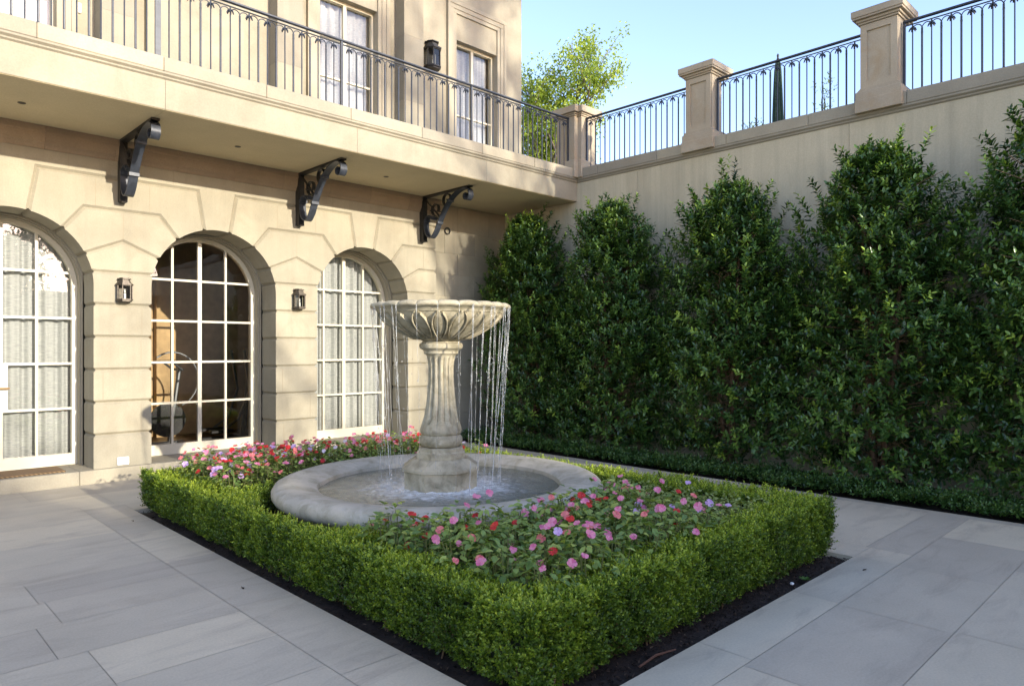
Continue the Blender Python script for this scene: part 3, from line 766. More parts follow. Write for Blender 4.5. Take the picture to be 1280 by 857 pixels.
# ------------------------------------------------------------------ fountain
FX,FY=3.835,4.825
fo=thing('fountain','round stone fountain with scalloped bowl on a fluted column spilling water','fountain',(FX,FY,0))
nseg=12
def bmod(a,t_,r,z):
    return r+.004*math.sin(a*5+1)+.003*math.sin(a*13+z*30),z
m=MB()
prof=[(1.03,.20),(1.03,.41),(1.04,.438),(1.09,.462),(1.19,.482),(1.28,.492),(1.345,.486),(1.385,.465),(1.405,.425),(1.40,.385),(1.38,.355),(1.34,.338),(1.29,.334),(1.25,.32),(1.22,.27),(1.19,.2),(1.17,-.04)]
# twelve stones with hairline joints
for k in range(nseg):
    a0=2*PI*k/nseg+.0012+.13; a1=2*PI*(k+1)/nseg-.0012+.13; n=10; vs=[]; q=len(prof)
    for j in range(n+1):
        a=a0+(a1-a0)*j/n
        for i,(r,z) in enumerate(prof):
            rr,zz=bmod(a,0,r,z); vs.append((rr*math.cos(a),rr*math.sin(a),zz))
    fs=[[j*q+i,j*q+i+1,(j+1)*q+i+1,(j+1)*q+i] for j in range(n) for i in range(q-1)]
    fs+=[list(range(q)),[n*q+i for i in range(q)][::-1]]
    m.add(vs,fs,0,.3+.4*R_())
m.build('basin','rim',fo,smooth=True)
m=MB(); m.lathe([(.001,.18),(1.05,.2)],48); m.build('basin_floor','rim',fo)
# water surface with real ripples
w=MB(); nr,na=70,150; vs=[(0,0,.405)]
def rip(x,y):
    r=math.hypot(x,y); h=0
    for k in range(18):
        a=2*PI*k/18; d=math.hypot(x-.5*math.cos(a),y-.5*math.sin(a)); h+=0.0048*math.sin(d*75+k*1.7)*math.exp(-d*4.5)
    return h+.0016*math.sin(x*23+y*11)+.0012*math.sin(y*31-x*9)
for i in range(1,nr+1):
    r=1.04*i/nr
    for k in range(na):
        a=2*PI*k/na; x,y=r*math.cos(a),r*math.sin(a); vs.append((x,y,.405+rip(x,y)))
fs=[[0,1+k,1+(k+1)%na] for k in range(na)]+[[1+(i-1)*na+k,1+i*na+k,1+i*na+(k+1)%na,1+(i-1)*na+(k+1)%na] for i in range(1,nr) for k in range(na)]
w.add(vs,fs); w.build('pool_water','pool',fo,smooth=True)
m=MB(); o8=PI/8+.1
m.lathe([(.335,.2),(.335,.545),(.338,.55),(.355,.553),(.355,.578),(.345,.585),(.285,.625),(.25,.648),(.225,.650),(.225,.700),(.222,.703),(.205,.712),(.205,.738),(.19,.745),(.001,.745)],8,phase=o8)
m.build('pedestal','fount',fo)
m=MB(); NF=14
def cmod(a,t_,r,z):
    rr=r
    if .93<z<1.53:
        fl=abs(math.cos(NF*a/2)); amp=.016 if z>1.12 else .016+.006*min(1,(1.12-z)/.1)
        rr=r-amp*(1-fl**.6 if True else 0)+.004*(fl>.9)
    if .86<z<=.96:
        # leaf tips curling out at the foot of the flutes
        tip=abs(math.cos(NF*a/2)); rr=r+.012*(tip-.4)*max(0,1-abs(z-.93)/.06)
    return rr,z
zs=np.linspace(.92,1.53,26)
def rcol(z):
    pts=[(.90,.178),(.96,.160),(1.02,.143),(1.1,.129),(1.2,.118),(1.32,.109),(1.42,.107),(1.48,.112),(1.53,.124)]
    for (a,ra),(b,rb) in zip(pts,pts[1:]):
        if a<=z<=b: u=(z-a)/(b-a); u=u*u*(3-2*u)*.3+u*.7; return ra+(rb-ra)*u
    return pts[-1][1]
prof=[(.001,.742),(.145,.742),(.165,.752),(.182,.775),(.188,.80),(.184,.825),(.170,.845),(.164,.85),(.176,.862),(.180,.88),(.178,.90)]+[(rcol(z),z) for z in zs]+[(.132,1.545),(.150,1.553),(.150,1.575),(.160,1.585),(.185,1.60),(.190,1.62),(.185,1.642),(.165,1.648),(.165,1.658),(.001,1.658)]
m.lathe(prof,NF*12,mod=cmod); m.build('column','fount',fo,smooth=True)
m=MB(); NB=22
def bowlmod(a,t_,r,z):
    ph=NB*a/2; s=abs(math.sin(ph)); 
    if z>1.925: # scalloped lip
        sc=s**.45; return r-.011*(1-sc)*(1 if r>.5 else 0), z-(.009*(1-sc) if r>.5 else 0)
    # big leaves on the flank: pointed ovals with raised rims
    u=(z-1.68)/(1.90-1.68)
    if 0<u<1:
        ph2=(9*a)%PI/PI*2-1       # -1..1 across a leaf
        wd=.92*math.sin(PI*min(1,max(0,u))**.75)**.6 if u<1 else 0
        e=abs(ph2)/max(wd,.05)
        if e<1: k_=(.014 if e>.80 else -.010 if e>.66 else .007*(1-e)-.001)
        else: k_=-.008
        return r+k_,z-k_*.6
    return r,z
prof=[(.001,1.655),(.12,1.655),(.15,1.658),(.17,1.668)]
for i in range(49):
    u=i/48; ang=u*PI/2; prof.append((.17+.375*math.sin(ang)**1.15*(.55+.45*u)+0*.0,1.672+.235*(1-math.cos(ang))**.9))
prof+=[(.555,1.918),(.575,1.936),(.600,1.942),(.610,1.952),(.611,1.962),(.603,1.976),(.580,1.986),(.545,1.986),(.52,1.975),(.40,1.93),(.2,1.90),(.001,1.89)]
m.lathe(prof,792,mod=bowlmod); m.build('bowl','fount',fo,smooth=True)
m=MB(); m.lathe([(.001,1.962),(.535,1.962)],48); m.build('bowl_water','pool',fo)
# falling water: one part per strand bundle
def strand(ang,off,thick,r0=.604):
    n=34; pts=[];rs=[]; jx=random.uniform(-.02,.02); jy=random.uniform(-.02,.02)
    drift=random.uniform(.06,.16); z0=1.957
    for i in range(n+1):
        u=i/n; z=z0-(z0-.405)*u**1.0
        r=r0+.012*math.sin(min(1,u*6)*PI/2)-drift*u**.8
        a=ang+off+.012*math.sin(u*9+jx*200)*u
        pts.append((r*math.cos(a)+jx*u,r*math.sin(a)+jy*u,z))
        wob=.5+.5*math.sin(u*38+jy*900)*math.sin(u*17+jx*500)+random.uniform(-.15,.15)
        rs.append(max(.0009,thick*(1-.45*u)*max(.12,.2+wob) if u>.05 else thick*1.3))
    return pts,rs
for k in range(NB):
    ang=2*PI*k/NB      # spouts sit in the notches of the lip
    m=MB(); view=(ang-rad(-46))%(2*PI); strong=.8+.7*R_()
    d=(math.cos(ang)*.716-math.sin(ang)*.698)   # to the photo's right
    ns=2 if d>.45 else (2 if d<-.45 else 1)
    for q in range(ns):
        p,r=strand(ang,random.uniform(-.11,.11)*(ns>1),.0044*strong*(1.25 if d>.45 else .62 if d>-.5 else .8)); m.tube(p,r,5)
    # loose drops along the fall
    for q in range(16):
        u=random.uniform(.25,1); z=1.957-1.55*u; rr=.604-.1*u+random.uniform(-.03,.03); aa=ang+random.uniform(-.05,.05); s_=random.uniform(.002,.0045)
        c_=(rr*math.cos(aa),rr*math.sin(aa),z); m.tube([(c_[0],c_[1],z+s_*3),(c_[0],c_[1],z),(c_[0],c_[1],z-s_*1.4)],[.0005,s_,.0008],5)
    m.build('water_strand','fall',fo,smooth=True)
m=MB()
for q in range(420):
    a=random.uniform(0,2*PI); r=abs(random.gauss(.47,.06)); z=.41+abs(random.gauss(0,.035)); s_=random.uniform(.0015,.004)
    m.tube([(r*math.cos(a),r*math.sin(a),z-s_),(r*math.cos(a),r*math.sin(a),z+s_)],[s_,s_*.6],5)
o=m.build('splash_drops','fall',fo); o['kind']='stuff'

# ------------------------------------------------------------------ vegetation helpers
def sprigs(C, D, nl, Ls, L, W, spread=.9, tone=None, tipb=.25):
    """nl leaves round each shoot starting at C pointing D; returns P,Dl,U,L,W,V"""
    n=len(C); D=norm(D)
    A=norm(np.cross(D,rdir(n))); B=np.cross(D,A)
    k=np.arange(nl); ph=k*2.4+rng.uniform(0,6.28,(n,1)); t=(k+.3)/nl*np.ones((n,1))
    side=A[:,None]*np.cos(ph)[...,None]+B[:,None]*np.sin(ph)[...,None]
    P=C[:,None]+D[:,None]*(t*Ls.reshape(-1,1))[...,None]
    Dl=side*spread+D[:,None]*(.35+.9*t)[...,None]+rng.normal(0,.15,(n,nl,3))
    U=D[:,None]+rng.normal(0,.35,(n,nl,3))+np.array((0,0,.4))
    sz=(1.05-.35*t)*rng.uniform(.75,1.2,(n,nl))
    if tone is None: tone=rng.uniform(0,.6,n)
    V=tone[:,None]+tipb*t**2*rng.uniform(0,1,(n,1))+rng.normal(0,.08,(n,nl))
    return P.reshape(-1,3),Dl.reshape(-1,3),U.reshape(-1,3),(L*sz).reshape(-1),(W*sz).reshape(-1),V.reshape(-1)

# ------------------------------------------------------------------ clipped box hedge round the bed
HX0,HX1,HY0,HY1=2.225,5.53,2.15,7.53
WL,WR,WF,WK=.44,.34,.28,.26
def lump(x,y): return .014*np.sin(x*9.3+1)*np.sin(y*7.7)+.012*np.sin(x*23+y*17)+.008*np.sin(x*41-y*37)
def htop(x,y): return .385+.05*np.clip((4.5-y)/2.5,0,1)+.03*np.clip((x-3.5)/2,0,1)+lump(x,y)
def hin(x,y,m=0.):
    a=(x>HX0+m)&(x<HX1-m)&(y>HY0+m)&(y<HY1-m)
    wl_=np.where(y<3.75,.24,np.where(y>6.0,.30,WL)); b=(x<HX0+wl_-m)|(x>HX1-WR+m)|(y<HY0+WF-m)|(y>HY1-WK+m)
    r=np.hypot(x-FX,y-FY)
    near=(r<1.5+.24)&(x<3.1)&(y<6.0)&(y>3.9)       # the hedge also fills the corner against the basin
    return a&(b|near)&(r>1.50+m)
hedge=thing('box_hedge','bright green clipped box hedge framing the flower bed round the fountain','hedge',(3.87,4.8,0))
def wld(o,p=hedge): o.location=tuple(-np.array(p.location)); return o
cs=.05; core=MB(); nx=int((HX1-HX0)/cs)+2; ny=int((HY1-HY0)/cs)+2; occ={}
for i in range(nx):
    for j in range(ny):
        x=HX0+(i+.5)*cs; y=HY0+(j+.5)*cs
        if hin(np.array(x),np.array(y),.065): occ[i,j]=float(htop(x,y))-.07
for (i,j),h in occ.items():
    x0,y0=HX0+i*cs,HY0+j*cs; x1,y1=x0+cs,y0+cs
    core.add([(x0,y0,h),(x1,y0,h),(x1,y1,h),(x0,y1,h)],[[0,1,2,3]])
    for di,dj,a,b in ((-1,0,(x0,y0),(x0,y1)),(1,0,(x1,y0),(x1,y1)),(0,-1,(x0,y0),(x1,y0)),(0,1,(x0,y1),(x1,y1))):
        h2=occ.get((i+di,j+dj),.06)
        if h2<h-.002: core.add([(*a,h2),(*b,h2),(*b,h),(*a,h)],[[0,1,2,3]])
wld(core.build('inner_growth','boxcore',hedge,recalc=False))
Cs=[];Ds=[];Ts=[]
N=60000; x=rng.uniform(HX0,HX1,N); y=rng.uniform(HY0,HY1,N); k=hin(x,y); x,y=x[k],y[k]
k=rng.random(len(x))<np.clip(1.15-(np.hypot(x,y)-3)*.13,.45,1); x,y=x[k],y[k]
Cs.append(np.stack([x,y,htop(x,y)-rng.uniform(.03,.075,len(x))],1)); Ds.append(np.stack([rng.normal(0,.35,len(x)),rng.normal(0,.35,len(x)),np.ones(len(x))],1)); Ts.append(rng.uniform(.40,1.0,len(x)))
def side(fn,length,n,nrm):
    s=rng.uniform(0,length,n); px,py,nx_,ny_=fn(s); ht=htop(px,py)
    z=ht*(1-rng.uniform(0,1,n)**1.25*.9)
    inset=.022+.06*np.clip((.16-z)/.16,0,1)+.018*np.sin(s*13+np.sin(s*5)*2)*np.clip(z/.3,0,1)+.012*np.sin(s*31+z*20)+rng.uniform(-.02,.03,n)
    px=px-nx_*inset; py=py-ny_*inset; k=hin(px,py,.0)
    Cs.append(np.stack([px,py,z-.03],1)[k]); Ds.append(np.stack([nx_*.75+rng.normal(0,.3,n),ny_*.75+rng.normal(0,.3,n),.75+rng.normal(0,.25,n)],1)[k])
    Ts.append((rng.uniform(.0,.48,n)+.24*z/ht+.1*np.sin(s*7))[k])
one=lambda s:np.ones_like(s)
lx,ly=HX1-HX0,HY1-HY0
side(lambda s:(HX0*one(s),HY0+s,-one(s),0*s),ly,9500,None)
side(lambda s:(HX0+s,HY0*one(s),0*s,-one(s)),lx,8500,None)
side(lambda s:(HX1*one(s),HY0+s,one(s),0*s),ly,2500,None)
side(lambda s:(HX0+s,HY1*one(s),0*s,one(s)),lx,1200,None)
side(lambda s:(HX0+np.where(HY0+s<3.75,.24,np.where(HY0+s>6.0,.30,WL)),HY0+s,one(s),0*s),ly,2500,None)
side(lambda s:(HX1-WR+0*s,HY0+s,-one(s),0*s),ly,2500,None)
side(lambda s:(HX0+s,HY1-WK+0*s,0*s,-one(s)),lx,1500,None)
side(lambda s:(FX+1.52*np.cos(s/1.52),FY+1.52*np.sin(s/1.52),-np.cos(s/1.52),-np.sin(s/1.52)),2*PI*1.52,5000,None)
C=np.concatenate(Cs);D=np.concatenate(Ds);T=np.concatenate(Ts)
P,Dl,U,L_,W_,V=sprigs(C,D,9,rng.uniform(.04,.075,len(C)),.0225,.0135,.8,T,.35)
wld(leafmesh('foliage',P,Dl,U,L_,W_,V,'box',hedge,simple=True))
m=MB()
for q in range(240):
    s=random.uniform(0,1)
    if q%2: x,y=HX0+random.uniform(.08,.2),HY0+s*ly
    else: x,y=HX0+s*lx,HY0+random.uniform(.08,.2)
    a=random.uniform(0,6.28); m.tube([(x,y,-.03),(x+.03*math.cos(a),y+.03*math.sin(a),.1),(x+.04*math.cos(a),y+.04*math.sin(a),.17)],[.006,.005,.003],5)
wld(m.build('woody_stems','twig',hedge))['kind']='stuff'

# ------------------------------------------------------------------ bedding plants
def blossom(mat):
    m=MB()
    for k in range(5):
        a=2*PI*k/5+random.uniform(-.1,.1); r=.027*random.uniform(.85,1.1); w=.0138
        c,s=math.cos(a),math.sin(a); tl=random.uniform(-.004,.006)
        P=[(0,0,0),(.35*r,w*.55,.003),(.72*r,w,.005+tl),(r,w*.45,.003+tl),(r*.93,0,.001+tl),(r,-w*.45,.003+tl),(.72*r,-w,.005+tl),(.35*r,-w*.55,.003)]
        m.add([(x*c-y*s,x*s+y*c,z) for x,y,z in P],[[0,1,2,3,4],[0,4,5,6,7]],0,R_())
    me=m.build('blossom',mat,None); d=me.data; bpy.data.objects.remove(me); return d
petals={k:[blossom('petal_'+k) for _ in range(2)] for k in ('red','pink','salmon','lilac','white')}
def plantmesh(R,H,nl,L,W,mat,z0=.12):
    n=nl; u=rng.uniform(0,1,n); th=rng.uniform(0,2*PI,n); r=R*np.sqrt(rng.uniform(0.02,1,n))
    ztop=H*(1-.35*(r/R)**2); z=ztop-(ztop-z0)*rng.uniform(0,1,n)**2.0
    P=np.stack([r*np.cos(th)*.85,r*np.sin(th)*.85,z],1)
    a2=th+rng.normal(0,.8,n); D=np.stack([np.cos(a2),np.sin(a2),rng.normal(-.05,.35,n)],1)
    U=np.stack([rng.normal(0,.3,n),rng.normal(0,.3,n),np.ones(n)],1)
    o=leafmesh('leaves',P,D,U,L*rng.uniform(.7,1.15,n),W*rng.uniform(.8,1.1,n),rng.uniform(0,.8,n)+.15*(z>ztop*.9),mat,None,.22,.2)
    d=o.data; bpy.data.objects.remove(o)
    m=MB()
    for k in range(9):
        a=random.uniform(0,6.28); q=random.uniform(.2,.85)*R
        m.tube([(0.02*math.cos(a),.02*math.sin(a),-.04),(q*.5*math.cos(a),q*.5*math.sin(a),H*.45),(q*math.cos(a),q*math.sin(a),H*.85)],[.006,.005,.003],5)
    s=m.build('stems','stem',None); ds=s.data; bpy.data.objects.remove(s)
    return d,ds,R,H
imps=[plantmesh(.20,random.uniform(.54,.62),190,.058,.032,'imp') for _ in range(4)]
impb=[plantmesh(.20,.60,260,.045,.026,'imp') for _ in range(3)]
pales=[plantmesh(.21,.47,360,.034,.020,'pale') for _ in range(3)]
GF='impatiens in the flower bed'
def place(kind,x,y,cols,nb,label,hs=1.0):
    d,ds,R,H=random.choice(kind)
    t=thing('impatiens_plant' if kind is not pales else 'foliage_plant',label,'flower' if kind is not pales else 'plant',(x,y,0),random.uniform(0,6.28),GF if kind is not pales else 'pale foliage plants in the flower bed')
    t.scale=(1,1,hs)
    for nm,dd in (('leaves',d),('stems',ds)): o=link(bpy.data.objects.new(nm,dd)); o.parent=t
    for k in range(nb):
        a=random.uniform(0,6.28); r=R*math.sqrt(random.random())*.95; z=H*(1-.33*(r/R)**2)+random.uniform(.0,.045)
        c=random.choices([q for q,_ in cols],[w for _,w in cols])[0]
        o=link(bpy.data.objects.new('blossom',random.choice(petals[c]))); o.parent=t
        o.location=(r*math.cos(a),r*math.sin(a),z); s=random.uniform(.75,1.15)*(.95 if kind is impb else 1.0); o.scale=(s,s,s)
        # blooms tip towards the open sky in front of the bed
        nv=Vector((-.35+random.gauss(0,.28),-.40+random.gauss(0,.28),.8)); nv.rotate(Euler((0,0,-t.rotation_euler[2])))
        q_=nv.to_track_quat('Z','Y'); q_.rotate(Euler((0,0,0))); o.rotation_euler=(q_@Euler((0,0,random.uniform(0,6.28))).to_quaternion()).to_euler()
def scatter(x0,y0,x1,y1,dmin,ok,tries=3000):
    pts=[]
    for _ in range(tries):
        x,y=random.uniform(x0,x1),random.uniform(y0,y1)
        if ok(x,y) and all((x-a)**2+(y-b)**2>dmin*dmin for a,b in pts): pts.append((x,y))
    return pts
rf_=lambda x,y: math.hypot(x-FX,y-FY)
front=scatter(2.46,2.38,5.08,4.0,.175,lambda x,y: rf_(x,y)>1.52 and not(x<2.7 and y>3.85))
for x,y in front:
    if (x>3.9 and random.random()<.35) or x>4.45: place(pales,x,y,[('lilac',1),('pink',1)],random.choice([0,0,1]),'pale green foliage plant in the right part of the bed, between hedge and fountain basin',1.05)
    elif x<2.95 and y>3.1: place(imps,x,y,[('red',3),('salmon',1),('pink',1)],random.choice([1,2,2]),'leafy impatiens with few blossoms at the front left of the bed beside the basin rim',1.0)
    else: place(imps,x,y,[('pink',6),('red',1.6),('salmon',2),('lilac',.4)],random.choice([1,2,3,4,5]),'impatiens with pink and red blossoms in the patch in front of the fountain basin',1.05)
rightp=scatter(4.7,3.6,5.18,6.9,.2,lambda x,y: rf_(x,y)>1.55)
for x,y in rightp: place(pales,x,y,[('lilac',1)],0,'pale green foliage plant in the narrow gap right of the fountain basin',.9)
back=scatter(2.52,5.5,5.15,7.25,.19,lambda x,y: rf_(x,y)>1.66 and not (y<6.1 and x<2.8))
for x,y in back:
    dense=x<3.5
    place(impb,x,y,[('red',4),('salmon',3),('pink',3.5),('lilac',1.6),('white',.5)] if dense else [('red',2.5),('salmon',2),('pink',2),('white',1),('lilac',.6)],random.choice([9,11,13]) if dense else random.choice([5,7,8]),
      'impatiens covered in red, pink and lilac blossoms in the left corner of the bed' if dense else 'impatiens with scattered red and pale blossoms in the row behind the fountain basin',1.0)

# ------------------------------------------------------------------ mulch and litter
n=5200; y=np.concatenate([rng.uniform(BY0,BY0+.25,n//2),rng.uniform(BY0,BY1,n//2)]); x=np.concatenate([rng.uniform(BX0,BX1,n//2),np.where(rng.random(n//2)<.5,rng.uniform(BX0,BX0+.2,n//2),rng.uniform(BX1-.2,BX1,n//2))])
P=np.stack([x,y,rng.uniform(-.035,-.018,n)],1); D=rdir(n); D[:,2]*=.35
tag(leafmesh('mulch',P,D,np.tile((0,0,1.),(n,1))+rng.normal(0,.4,(n,3)),rng.uniform(.008,.03,n),rng.uniform(.005,.012,n),rng.uniform(0,1,n)**2,'chip',simple=True),kind='stuff')
n=1600; P=np.stack([rng.uniform(7.9,9.15,n),rng.uniform(-2,9.4,n),rng.uniform(-.03,.0,n)],1); D=rdir(n); D[:,2]*=.3
tag(leafmesh('leaf_litter',P,D,np.tile((0,0,1.),(n,1)),.05,.025,rng.uniform(.3,1,n),'chip'),kind='stuff')
m=MB(); m.tube([(0,0,0),(.16,.01,.006),(.30,-.02,.004)],[.006,.007,.004],6)
tag(m.build('dry_twig',plain('reddish_twig',(.13,.06,.035),.8),loc=(2.95,2.10,-.015)),'reddish dry twig lying on the dark soil by the near corner of the hedge','twig')
m=MB(); m.lathe([(.001,.014),(.010,.012),(.015,.004),(.010,-.003),(.001,-.005)],7)
tag(m.build('pebble','white',loc=(4.72,2.10,-.012)),'small white pebble on the soil strip below the hedge','pebble')
w=thing('weed_seedling','small green weed seedling on the soil strip beside the white pebble','weed',(4.88,2.08,-.02))
n=9; th=np.linspace(0,6,n); leafmesh('leaves',np.zeros((n,3)),np.stack([np.cos(th),np.sin(th),.5+0*th],1),np.tile((0,0,1.),(n,1)),.05,.018,rng.uniform(.3,.8,n),'vine',w)

for x,y,l in ((2.02,7.1,'small dark fallen leaf on the paving near the far left hedge corner'),(1.98,4.6,'small dark fallen leaf on the paving beside the left hedge'),(5.35,1.85,'small dark fallen leaf on the paving near the right hedge end')):
    m=MB(); m.add([(-.02,0,.002),(0,.009,.006),(.022,.002,.003),(0,-.009,.007),(.045,.006,.004)],[[0,1,2,3],[2,4,1]],0,.2); o=m.build('fallen_leaf','chip',loc=(x,y,0)); o.rotation_euler=(0,0,x*7); tag(o,l,'leaf','fallen leaves on the paving')
# ------------------------------------------------------------------ ground cover strip
n=9500; x=7.80+.50*rng.beta(1.2,1.5,n); y=rng.uniform(-2.5,9.3,n); z=.02+rng.uniform(0,.10,n)*(1+.5*np.sin(y*6+x*9))
P,Dl,U,L_,W_,V=sprigs(np.stack([x,y,z],1),np.stack([rng.normal(-.25,.5,n),rng.normal(0,.5,n),np.ones(n)*.9],1),6,rng.uniform(.05,.10,n),.036,.019,1.0,rng.uniform(0,.7,n),.3)
tag(leafmesh('ground_cover',P,Dl,U,L_,W_,V,'vine'),kind='stuff')

# ------------------------------------------------------------------ clipped evergreens along the wall
def evergreen(cy,H,R,label,spike=0,seed=0,cx=8.58,lean=0):
    t=thing('evergreen_shrub',label,'shrub',(cx,cy,0),0,'clipped evergreens along the terrace wall')
    g=np.random.default_rng(seed)
    NT=3700; u=g.uniform(0,1,NT); z=.14+(H-.14)*u**.95
    # silhouette: lumpy column, widest a third up, loosely rounded top
    s=(z-.28)/(H-.28)
    prof=np.interp(s,[0,.12,.35,.6,.8,.92,1],[.95,1.06,1.05,.90,.67,.44,.13])
    th=g.uniform(0,2*PI,NT); lum=1+.17*np.sin(th*3+z*2.3+seed)+.12*np.sin(th*5-z*4.1+seed*2)+.05*np.sin(z*9+th)
    q=g.uniform(0,1,NT)**.42
    rx,ry=.56,R
    x=np.cos(th)*rx*prof*lum*q; y=np.sin(th)*ry*prof*lum*q+lean*s
    keep=(g.random(NT)<np.interp(z,[0,.5,1.3,2],[.75,.75,.9,1]));
    # gaps between plates of growth
    keep&=~((np.sin(z*5.2+y*3.1+seed)+np.sin(y*6.3-z*3.7+seed*3)>1.55)&(q>.5)&(z<H*.8))
    keep&=(x<.60)
    C=np.stack([x,y,z],1)[keep]; th=th[keep]; qk=q[keep]; sk=s[keep]
    D=np.stack([np.cos(th)*.9*qk,np.sin(th)*.9*qk,.45+.7*sk],1)+g.normal(0,.35,(len(C),3)); 
    if spike:
        n=14; C=np.concatenate([C,np.stack([g.normal(0,.03,n),g.normal(.08,.03,n),np.linspace(H-.35,H+spike,n)],1)]); D=np.concatenate([D,np.tile((0,.05,1.),(n,1))]); sk=np.concatenate([sk,np.ones(n)])
    # long loose shoots standing out of the crown
    n=64; th2=g.uniform(0,2*PI,n); zz=g.uniform(H*.35,H*.99,n); s2=(zz-.28)/(H-.28); p2=np.interp(s2,[.35,.6,.8,.92,1],[1.0,.95,.75,.48,.2])
    C2=np.stack([np.cos(th2)*rx*p2,np.sin(th2)*ry*p2+lean*s2,zz],1); D2=np.stack([np.cos(th2)*.4,np.sin(th2)*.5,np.ones(n)],1)
    for f in (0,.08,.16,.24): 
        C=np.concatenate([C,C2+norm(D2)*f]); D=np.concatenate([D,D2]); sk=np.concatenate([sk,s2])
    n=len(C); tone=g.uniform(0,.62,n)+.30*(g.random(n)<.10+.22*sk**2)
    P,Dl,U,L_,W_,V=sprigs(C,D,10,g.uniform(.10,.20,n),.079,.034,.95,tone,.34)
    U=U+np.array((-.2,-.2,.7)); Dl=Dl+np.array((0,0,-.12))
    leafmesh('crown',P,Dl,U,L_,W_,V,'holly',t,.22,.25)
    m=MB()
    for k in range(3):
        a=k*2.1+seed; pts=[(.04*math.cos(a),.05*math.sin(a),-.05)]
        for i in range(1,9):
            f=i/8; pts.append((.04*math.cos(a)+.10*f*math.cos(a)+g.normal(0,.012),.05*math.sin(a)+.28*f*math.sin(a)+lean*f+g.normal(0,.015),H*.88*f))
        m.tube(pts,[.036*(1-.8*i/8)+.004 for i in range(9)],7)
    m.build('trunk','bark',t,smooth=True)
    m=MB()
    for k in range(150):
        zz=g.uniform(.25,H*.85); a=g.uniform(0,2*PI); f=zz/H; Lb=g.uniform(.35,.95)
        p0=np.array((g.normal(0,.04),g.normal(0,.1)*f+lean*f,zz)); d=np.array((math.cos(a)*.55*Lb,math.sin(a)*ry*Lb,g.uniform(-.12,.35)))
        m.tube([p0,p0+d*.5+np.array((0,0,.05)),p0+d+np.array((0,0,-.02 if zz<.9 else .08))],[.010,.006,.003],4,cap=False)
    m.build('branches','twig',t)
evergreen(8.35,3.78,.92,'dark evergreen shrub in the far corner, behind the fountain bowl and its water',0,3,8.62,.15)
evergreen(6.62,3.70,.98,'second dark evergreen from the house corner, with a bare forked trunk at its foot',.12,5)
evergreen(4.66,3.68,.97,'middle evergreen with a single tall shoot standing out of its top',.34,8)
evergreen(2.82,3.80,1.0,'tallest evergreen below the clean stone pier, with light new leaves at the top',.1,11)
evergreen(1.02,3.80,1.0,'evergreen cut off by the right picture edge',.1,14,8.58,.1)

# ------------------------------------------------------------------ trees
def tree(name,label,x,y,zb,ztop,R,nclu,per,leaf,mat,seed,zlow,shift=(0,0),barkm='greybark'):
    t=thing(name,label,'tree',(x,y,zb)); g=np.random.default_rng(seed); H=ztop-zb; zl=zlow-zb
    m=MB(); tips=[]
    def limb(p,d,L,r,lev):
        pts=[np.array(p)]; d=np.array(d)/np.linalg.norm(d); k=6
        for i in range(k):
            d=d+g.normal(0,.10,3)+np.array((0,0,.05)); d/=np.linalg.norm(d); pts.append(pts[-1]+d*L/k)
        m.tube(pts,[r*(1-.65*i/k) for i in range(k+1)],6 if lev<2 else 4,cap=False)
        for i in range(2,k+1): tips.append((pts[i],lev))
        if lev<3:
            for _ in range(4 if lev else 6):
                i=g.integers(2,k+1); a=g.uniform(0,2*PI); nd=d*.9+np.array((math.cos(a),math.sin(a),.25))*.75
                limb(pts[i],nd,L*.55,r*.45,lev+1)
    nst=4
    for s_ in range(nst):
        a=s_*2*PI/nst+.5; limb((.05*math.cos(a),.05*math.sin(a),-.1),(math.cos(a)*.28+shift[0],math.sin(a)*.28+shift[1],1),H*.62,.016*H,0)
    m.build('trunk',barkm,t,smooth=True)
    T=np.array([p for p,l in tips if l>=1]); 
    T=T[(T[:,2]>zl)]; T=T[g.integers(0,len(T),nclu)]+g.normal(0,.12*R/1.5,(nclu,3))
    rr=np.linalg.norm(T-np.array((shift[0]*H*.6,shift[1]*H*.6,(H+zl)/2)),axis=1)
    n=len(T); C=np.repeat(T,per,0)+g.normal(0,.10*R/1.5,(n*per,3)); D=g.normal(size=(n*per,3)); D[:,2]-=.3
    leafmesh('crown',C,D,g.normal(size=(n*per,3))+np.array((0,0,.8)),leaf*g.uniform(.7,1.2,n*per),leaf*.5,np.repeat(g.uniform(0,.8,n),per)+g.normal(0,.12,n*per),mat,t,.15,.2)
    return t
tree('young_elm','airy yellow-green spring tree beyond the balcony corner pier',14.4,13.4,4.5,9.6,1.6,800,30,.085,'elm',21,5.4)
tree('garden_tree','leafy tree across the court, mirrored in the top panes of the dark window',15.2,-15,4.5,11.2,3,420,26,.16,'dtree',5,6.2)
tree('garden_tree','leafy tree behind the viewer, seen reflected in the curtained door',5.0,-17,0,6.6,3,420,26,.16,'dtree',9,3)
for i,(x,y,q) in enumerate(((14.5,-20,33),)):
    tree('tall_tree',['tall loose tree behind the viewer, shading the right upper window'][i],x,y,0,18.5,3,230,18,.20,'dtree',q,13.2)
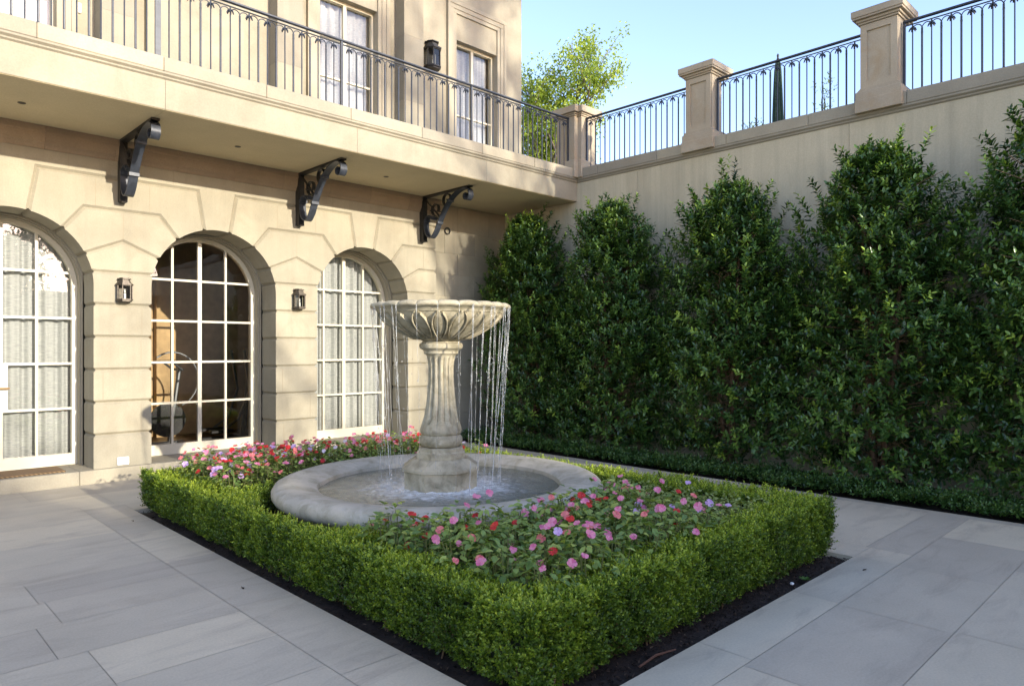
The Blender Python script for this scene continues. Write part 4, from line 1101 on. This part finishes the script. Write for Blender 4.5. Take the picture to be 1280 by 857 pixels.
# closed parasol and a few shoots beyond the terrace railing
t=thing('parasol','closed dark green parasol on the terrace behind the railing','parasol',(10.3,4.80,4.56))
m=MB(); m.tube([(0,0,0),(0,0,1.42)],.02,8); m.lathe([(.001,1.5),(.018,1.47),(.012,1.43),(.02,1.41)],10); m.build('pole','blackiron',t)
def um(a,t_,r,z): return .58*r*(1+.30*math.sin(a*8+z*3)),z
m=MB(); m.lathe([(.012,1.43),(.045,1.38),(.07,1.25),(.085,1.05),(.10,.8),(.115,.55),(.12,.35),(.10,.30)],64,mod=um); m.build('canopy','umb',t,smooth=True)
m=MB(); m.lathe([(.02,0),(.22,0),(.22,.05),(.03,.07)],24); m.build('base','blackiron',t)
for x,y,h,l in ((9.95,3.98,.75,'small leafy shoots on the terrace just right of the closed parasol'),(9.95,5.02,.45,'low leafy sprig on the terrace beside the rust-stained pier')):
    t=thing('terrace_plant',l,'plant',(x,y,4.56)); n=26
    C=np.stack([rng.normal(0,.07,n),rng.normal(0,.07,n),rng.uniform(.1,h,n)],1); P,Dl,U,L_,W_,V=sprigs(C,np.tile((0,0,1.),(n,1))+rng.normal(0,.3,(n,3)),5,np.full(n,.1),.06,.02,.9,rng.uniform(.3,.9,n))
    leafmesh('leaves',P,Dl,U,L_,W_,V,'pale',t)
    m=MB(); 
    for k in range(5): m.tube([(0,0,0),(random.gauss(0,.05),random.gauss(0,.05),h*.6),(random.gauss(0,.08),random.gauss(0,.08),h)],[.006,.004,.002],5)
    m.build('stems','stem',t)
# unseen hedge added on the terrace to shade the court's right side
t=thing('shade_hedge','tall hedge added unseen beyond the right picture edge to shade the wall shrubs','hedge',(10.4,-5.5,4.56))
m=MB(); m.add(*grid(-.45,-5.9,.45,5.9,.15,lambda x,y:2.0+.06*math.sin(y*3)))
for x_ in (-.45,.45): m.add([(x_,-5.9,0),(x_,5.9,0),(x_,5.9,2.0),(x_,-5.9,2.0)],[[0,1,2,3]])
for y_ in (-5.9,5.9): m.add([(-.45,y_,0),(.45,y_,0),(.45,y_,2.0),(-.45,y_,2.0)],[[0,1,2,3]])
m.build('inner_growth','boxcore',t)
n=16000; P=np.stack([rng.choice([-.5,.5],n)+rng.normal(0,.05,n),rng.uniform(-6,6,n),rng.uniform(0,2.2,n)],1); P[:5000,0]=rng.uniform(-.5,.5,5000); P[:5000,2]=2.1+rng.normal(0,.08,5000)
leafmesh('foliage',P,rdir(n),rdir(n),.09,.045,rng.uniform(0,1,n),'dtree',t)
# wall added behind the viewer to shade the floor; shows in the panes
SW=3.55; gw=MB(); gw.box(-16,-9.4,-.1,XW+.3,-9.0,3.55,0,.5); gw.box(-16,-9.46,SW,XW+.3,-8.94,SW+.12,0,.3,.01)
tag(gw.build('shade_wall','render'),'plain stone wall added opposite the house to shade the court, seen only mirrored in the panes','wall')

# ------------------------------------------------------------------ light, sky, camera
AZ=rad(5.5); EL=rad(14)                                   # sun comes from -Y, a little from +X
sd=np.array((math.sin(AZ)*math.cos(EL),-math.cos(AZ)*math.cos(EL),math.sin(EL)))
w=bpy.data.worlds.new('World'); scene.world=w; w.use_nodes=True; nt=w.node_tree
sky=nt.nodes.new('ShaderNodeTexSky'); sky.sky_type='NISHITA'; sky.sun_disc=False
sky.sun_elevation=EL; sky.sun_rotation=math.atan2(sd[0],sd[1]); sky.air_density=1.0; sky.dust_density=.6; sky.ozone_density=2.6; sky.altitude=100
bg=nt.nodes['Background']; nt.links.new(mixc(nt,1.0,sky.outputs[0],(1.10,.905,.915),'MULTIPLY'),bg.inputs[0]); bg.inputs[1].default_value=.15
ld=bpy.data.lights.new('sun','SUN'); ld.energy=2.0; ld.angle=rad(.6); ld.color=(1,.925,.79)
lo=link(bpy.data.objects.new('sun',ld))
from mathutils import Vector
lo.rotation_euler=Vector(tuple(sd)).to_track_quat('Z','Y').to_euler(); lo.location=tuple(sd*30)
cd=bpy.data.cameras.new('camera'); cam=link(bpy.data.objects.new('camera',cd)); scene.camera=cam
A=math.atan(900/877); cam.location=(0,0,1.6); cam.rotation_euler=(PI/2,0,A-PI/2)
cd.sensor_width=36; cd.lens=36*877/1280; cd.shift_y=6.5/1280; cd.clip_end=1000
vs=scene.view_settings; vs.view_transform='Standard'; vs.look='None'; vs.exposure=2.08; vs.gamma=1
scene.render.resolution_x=1024; scene.render.resolution_y=685
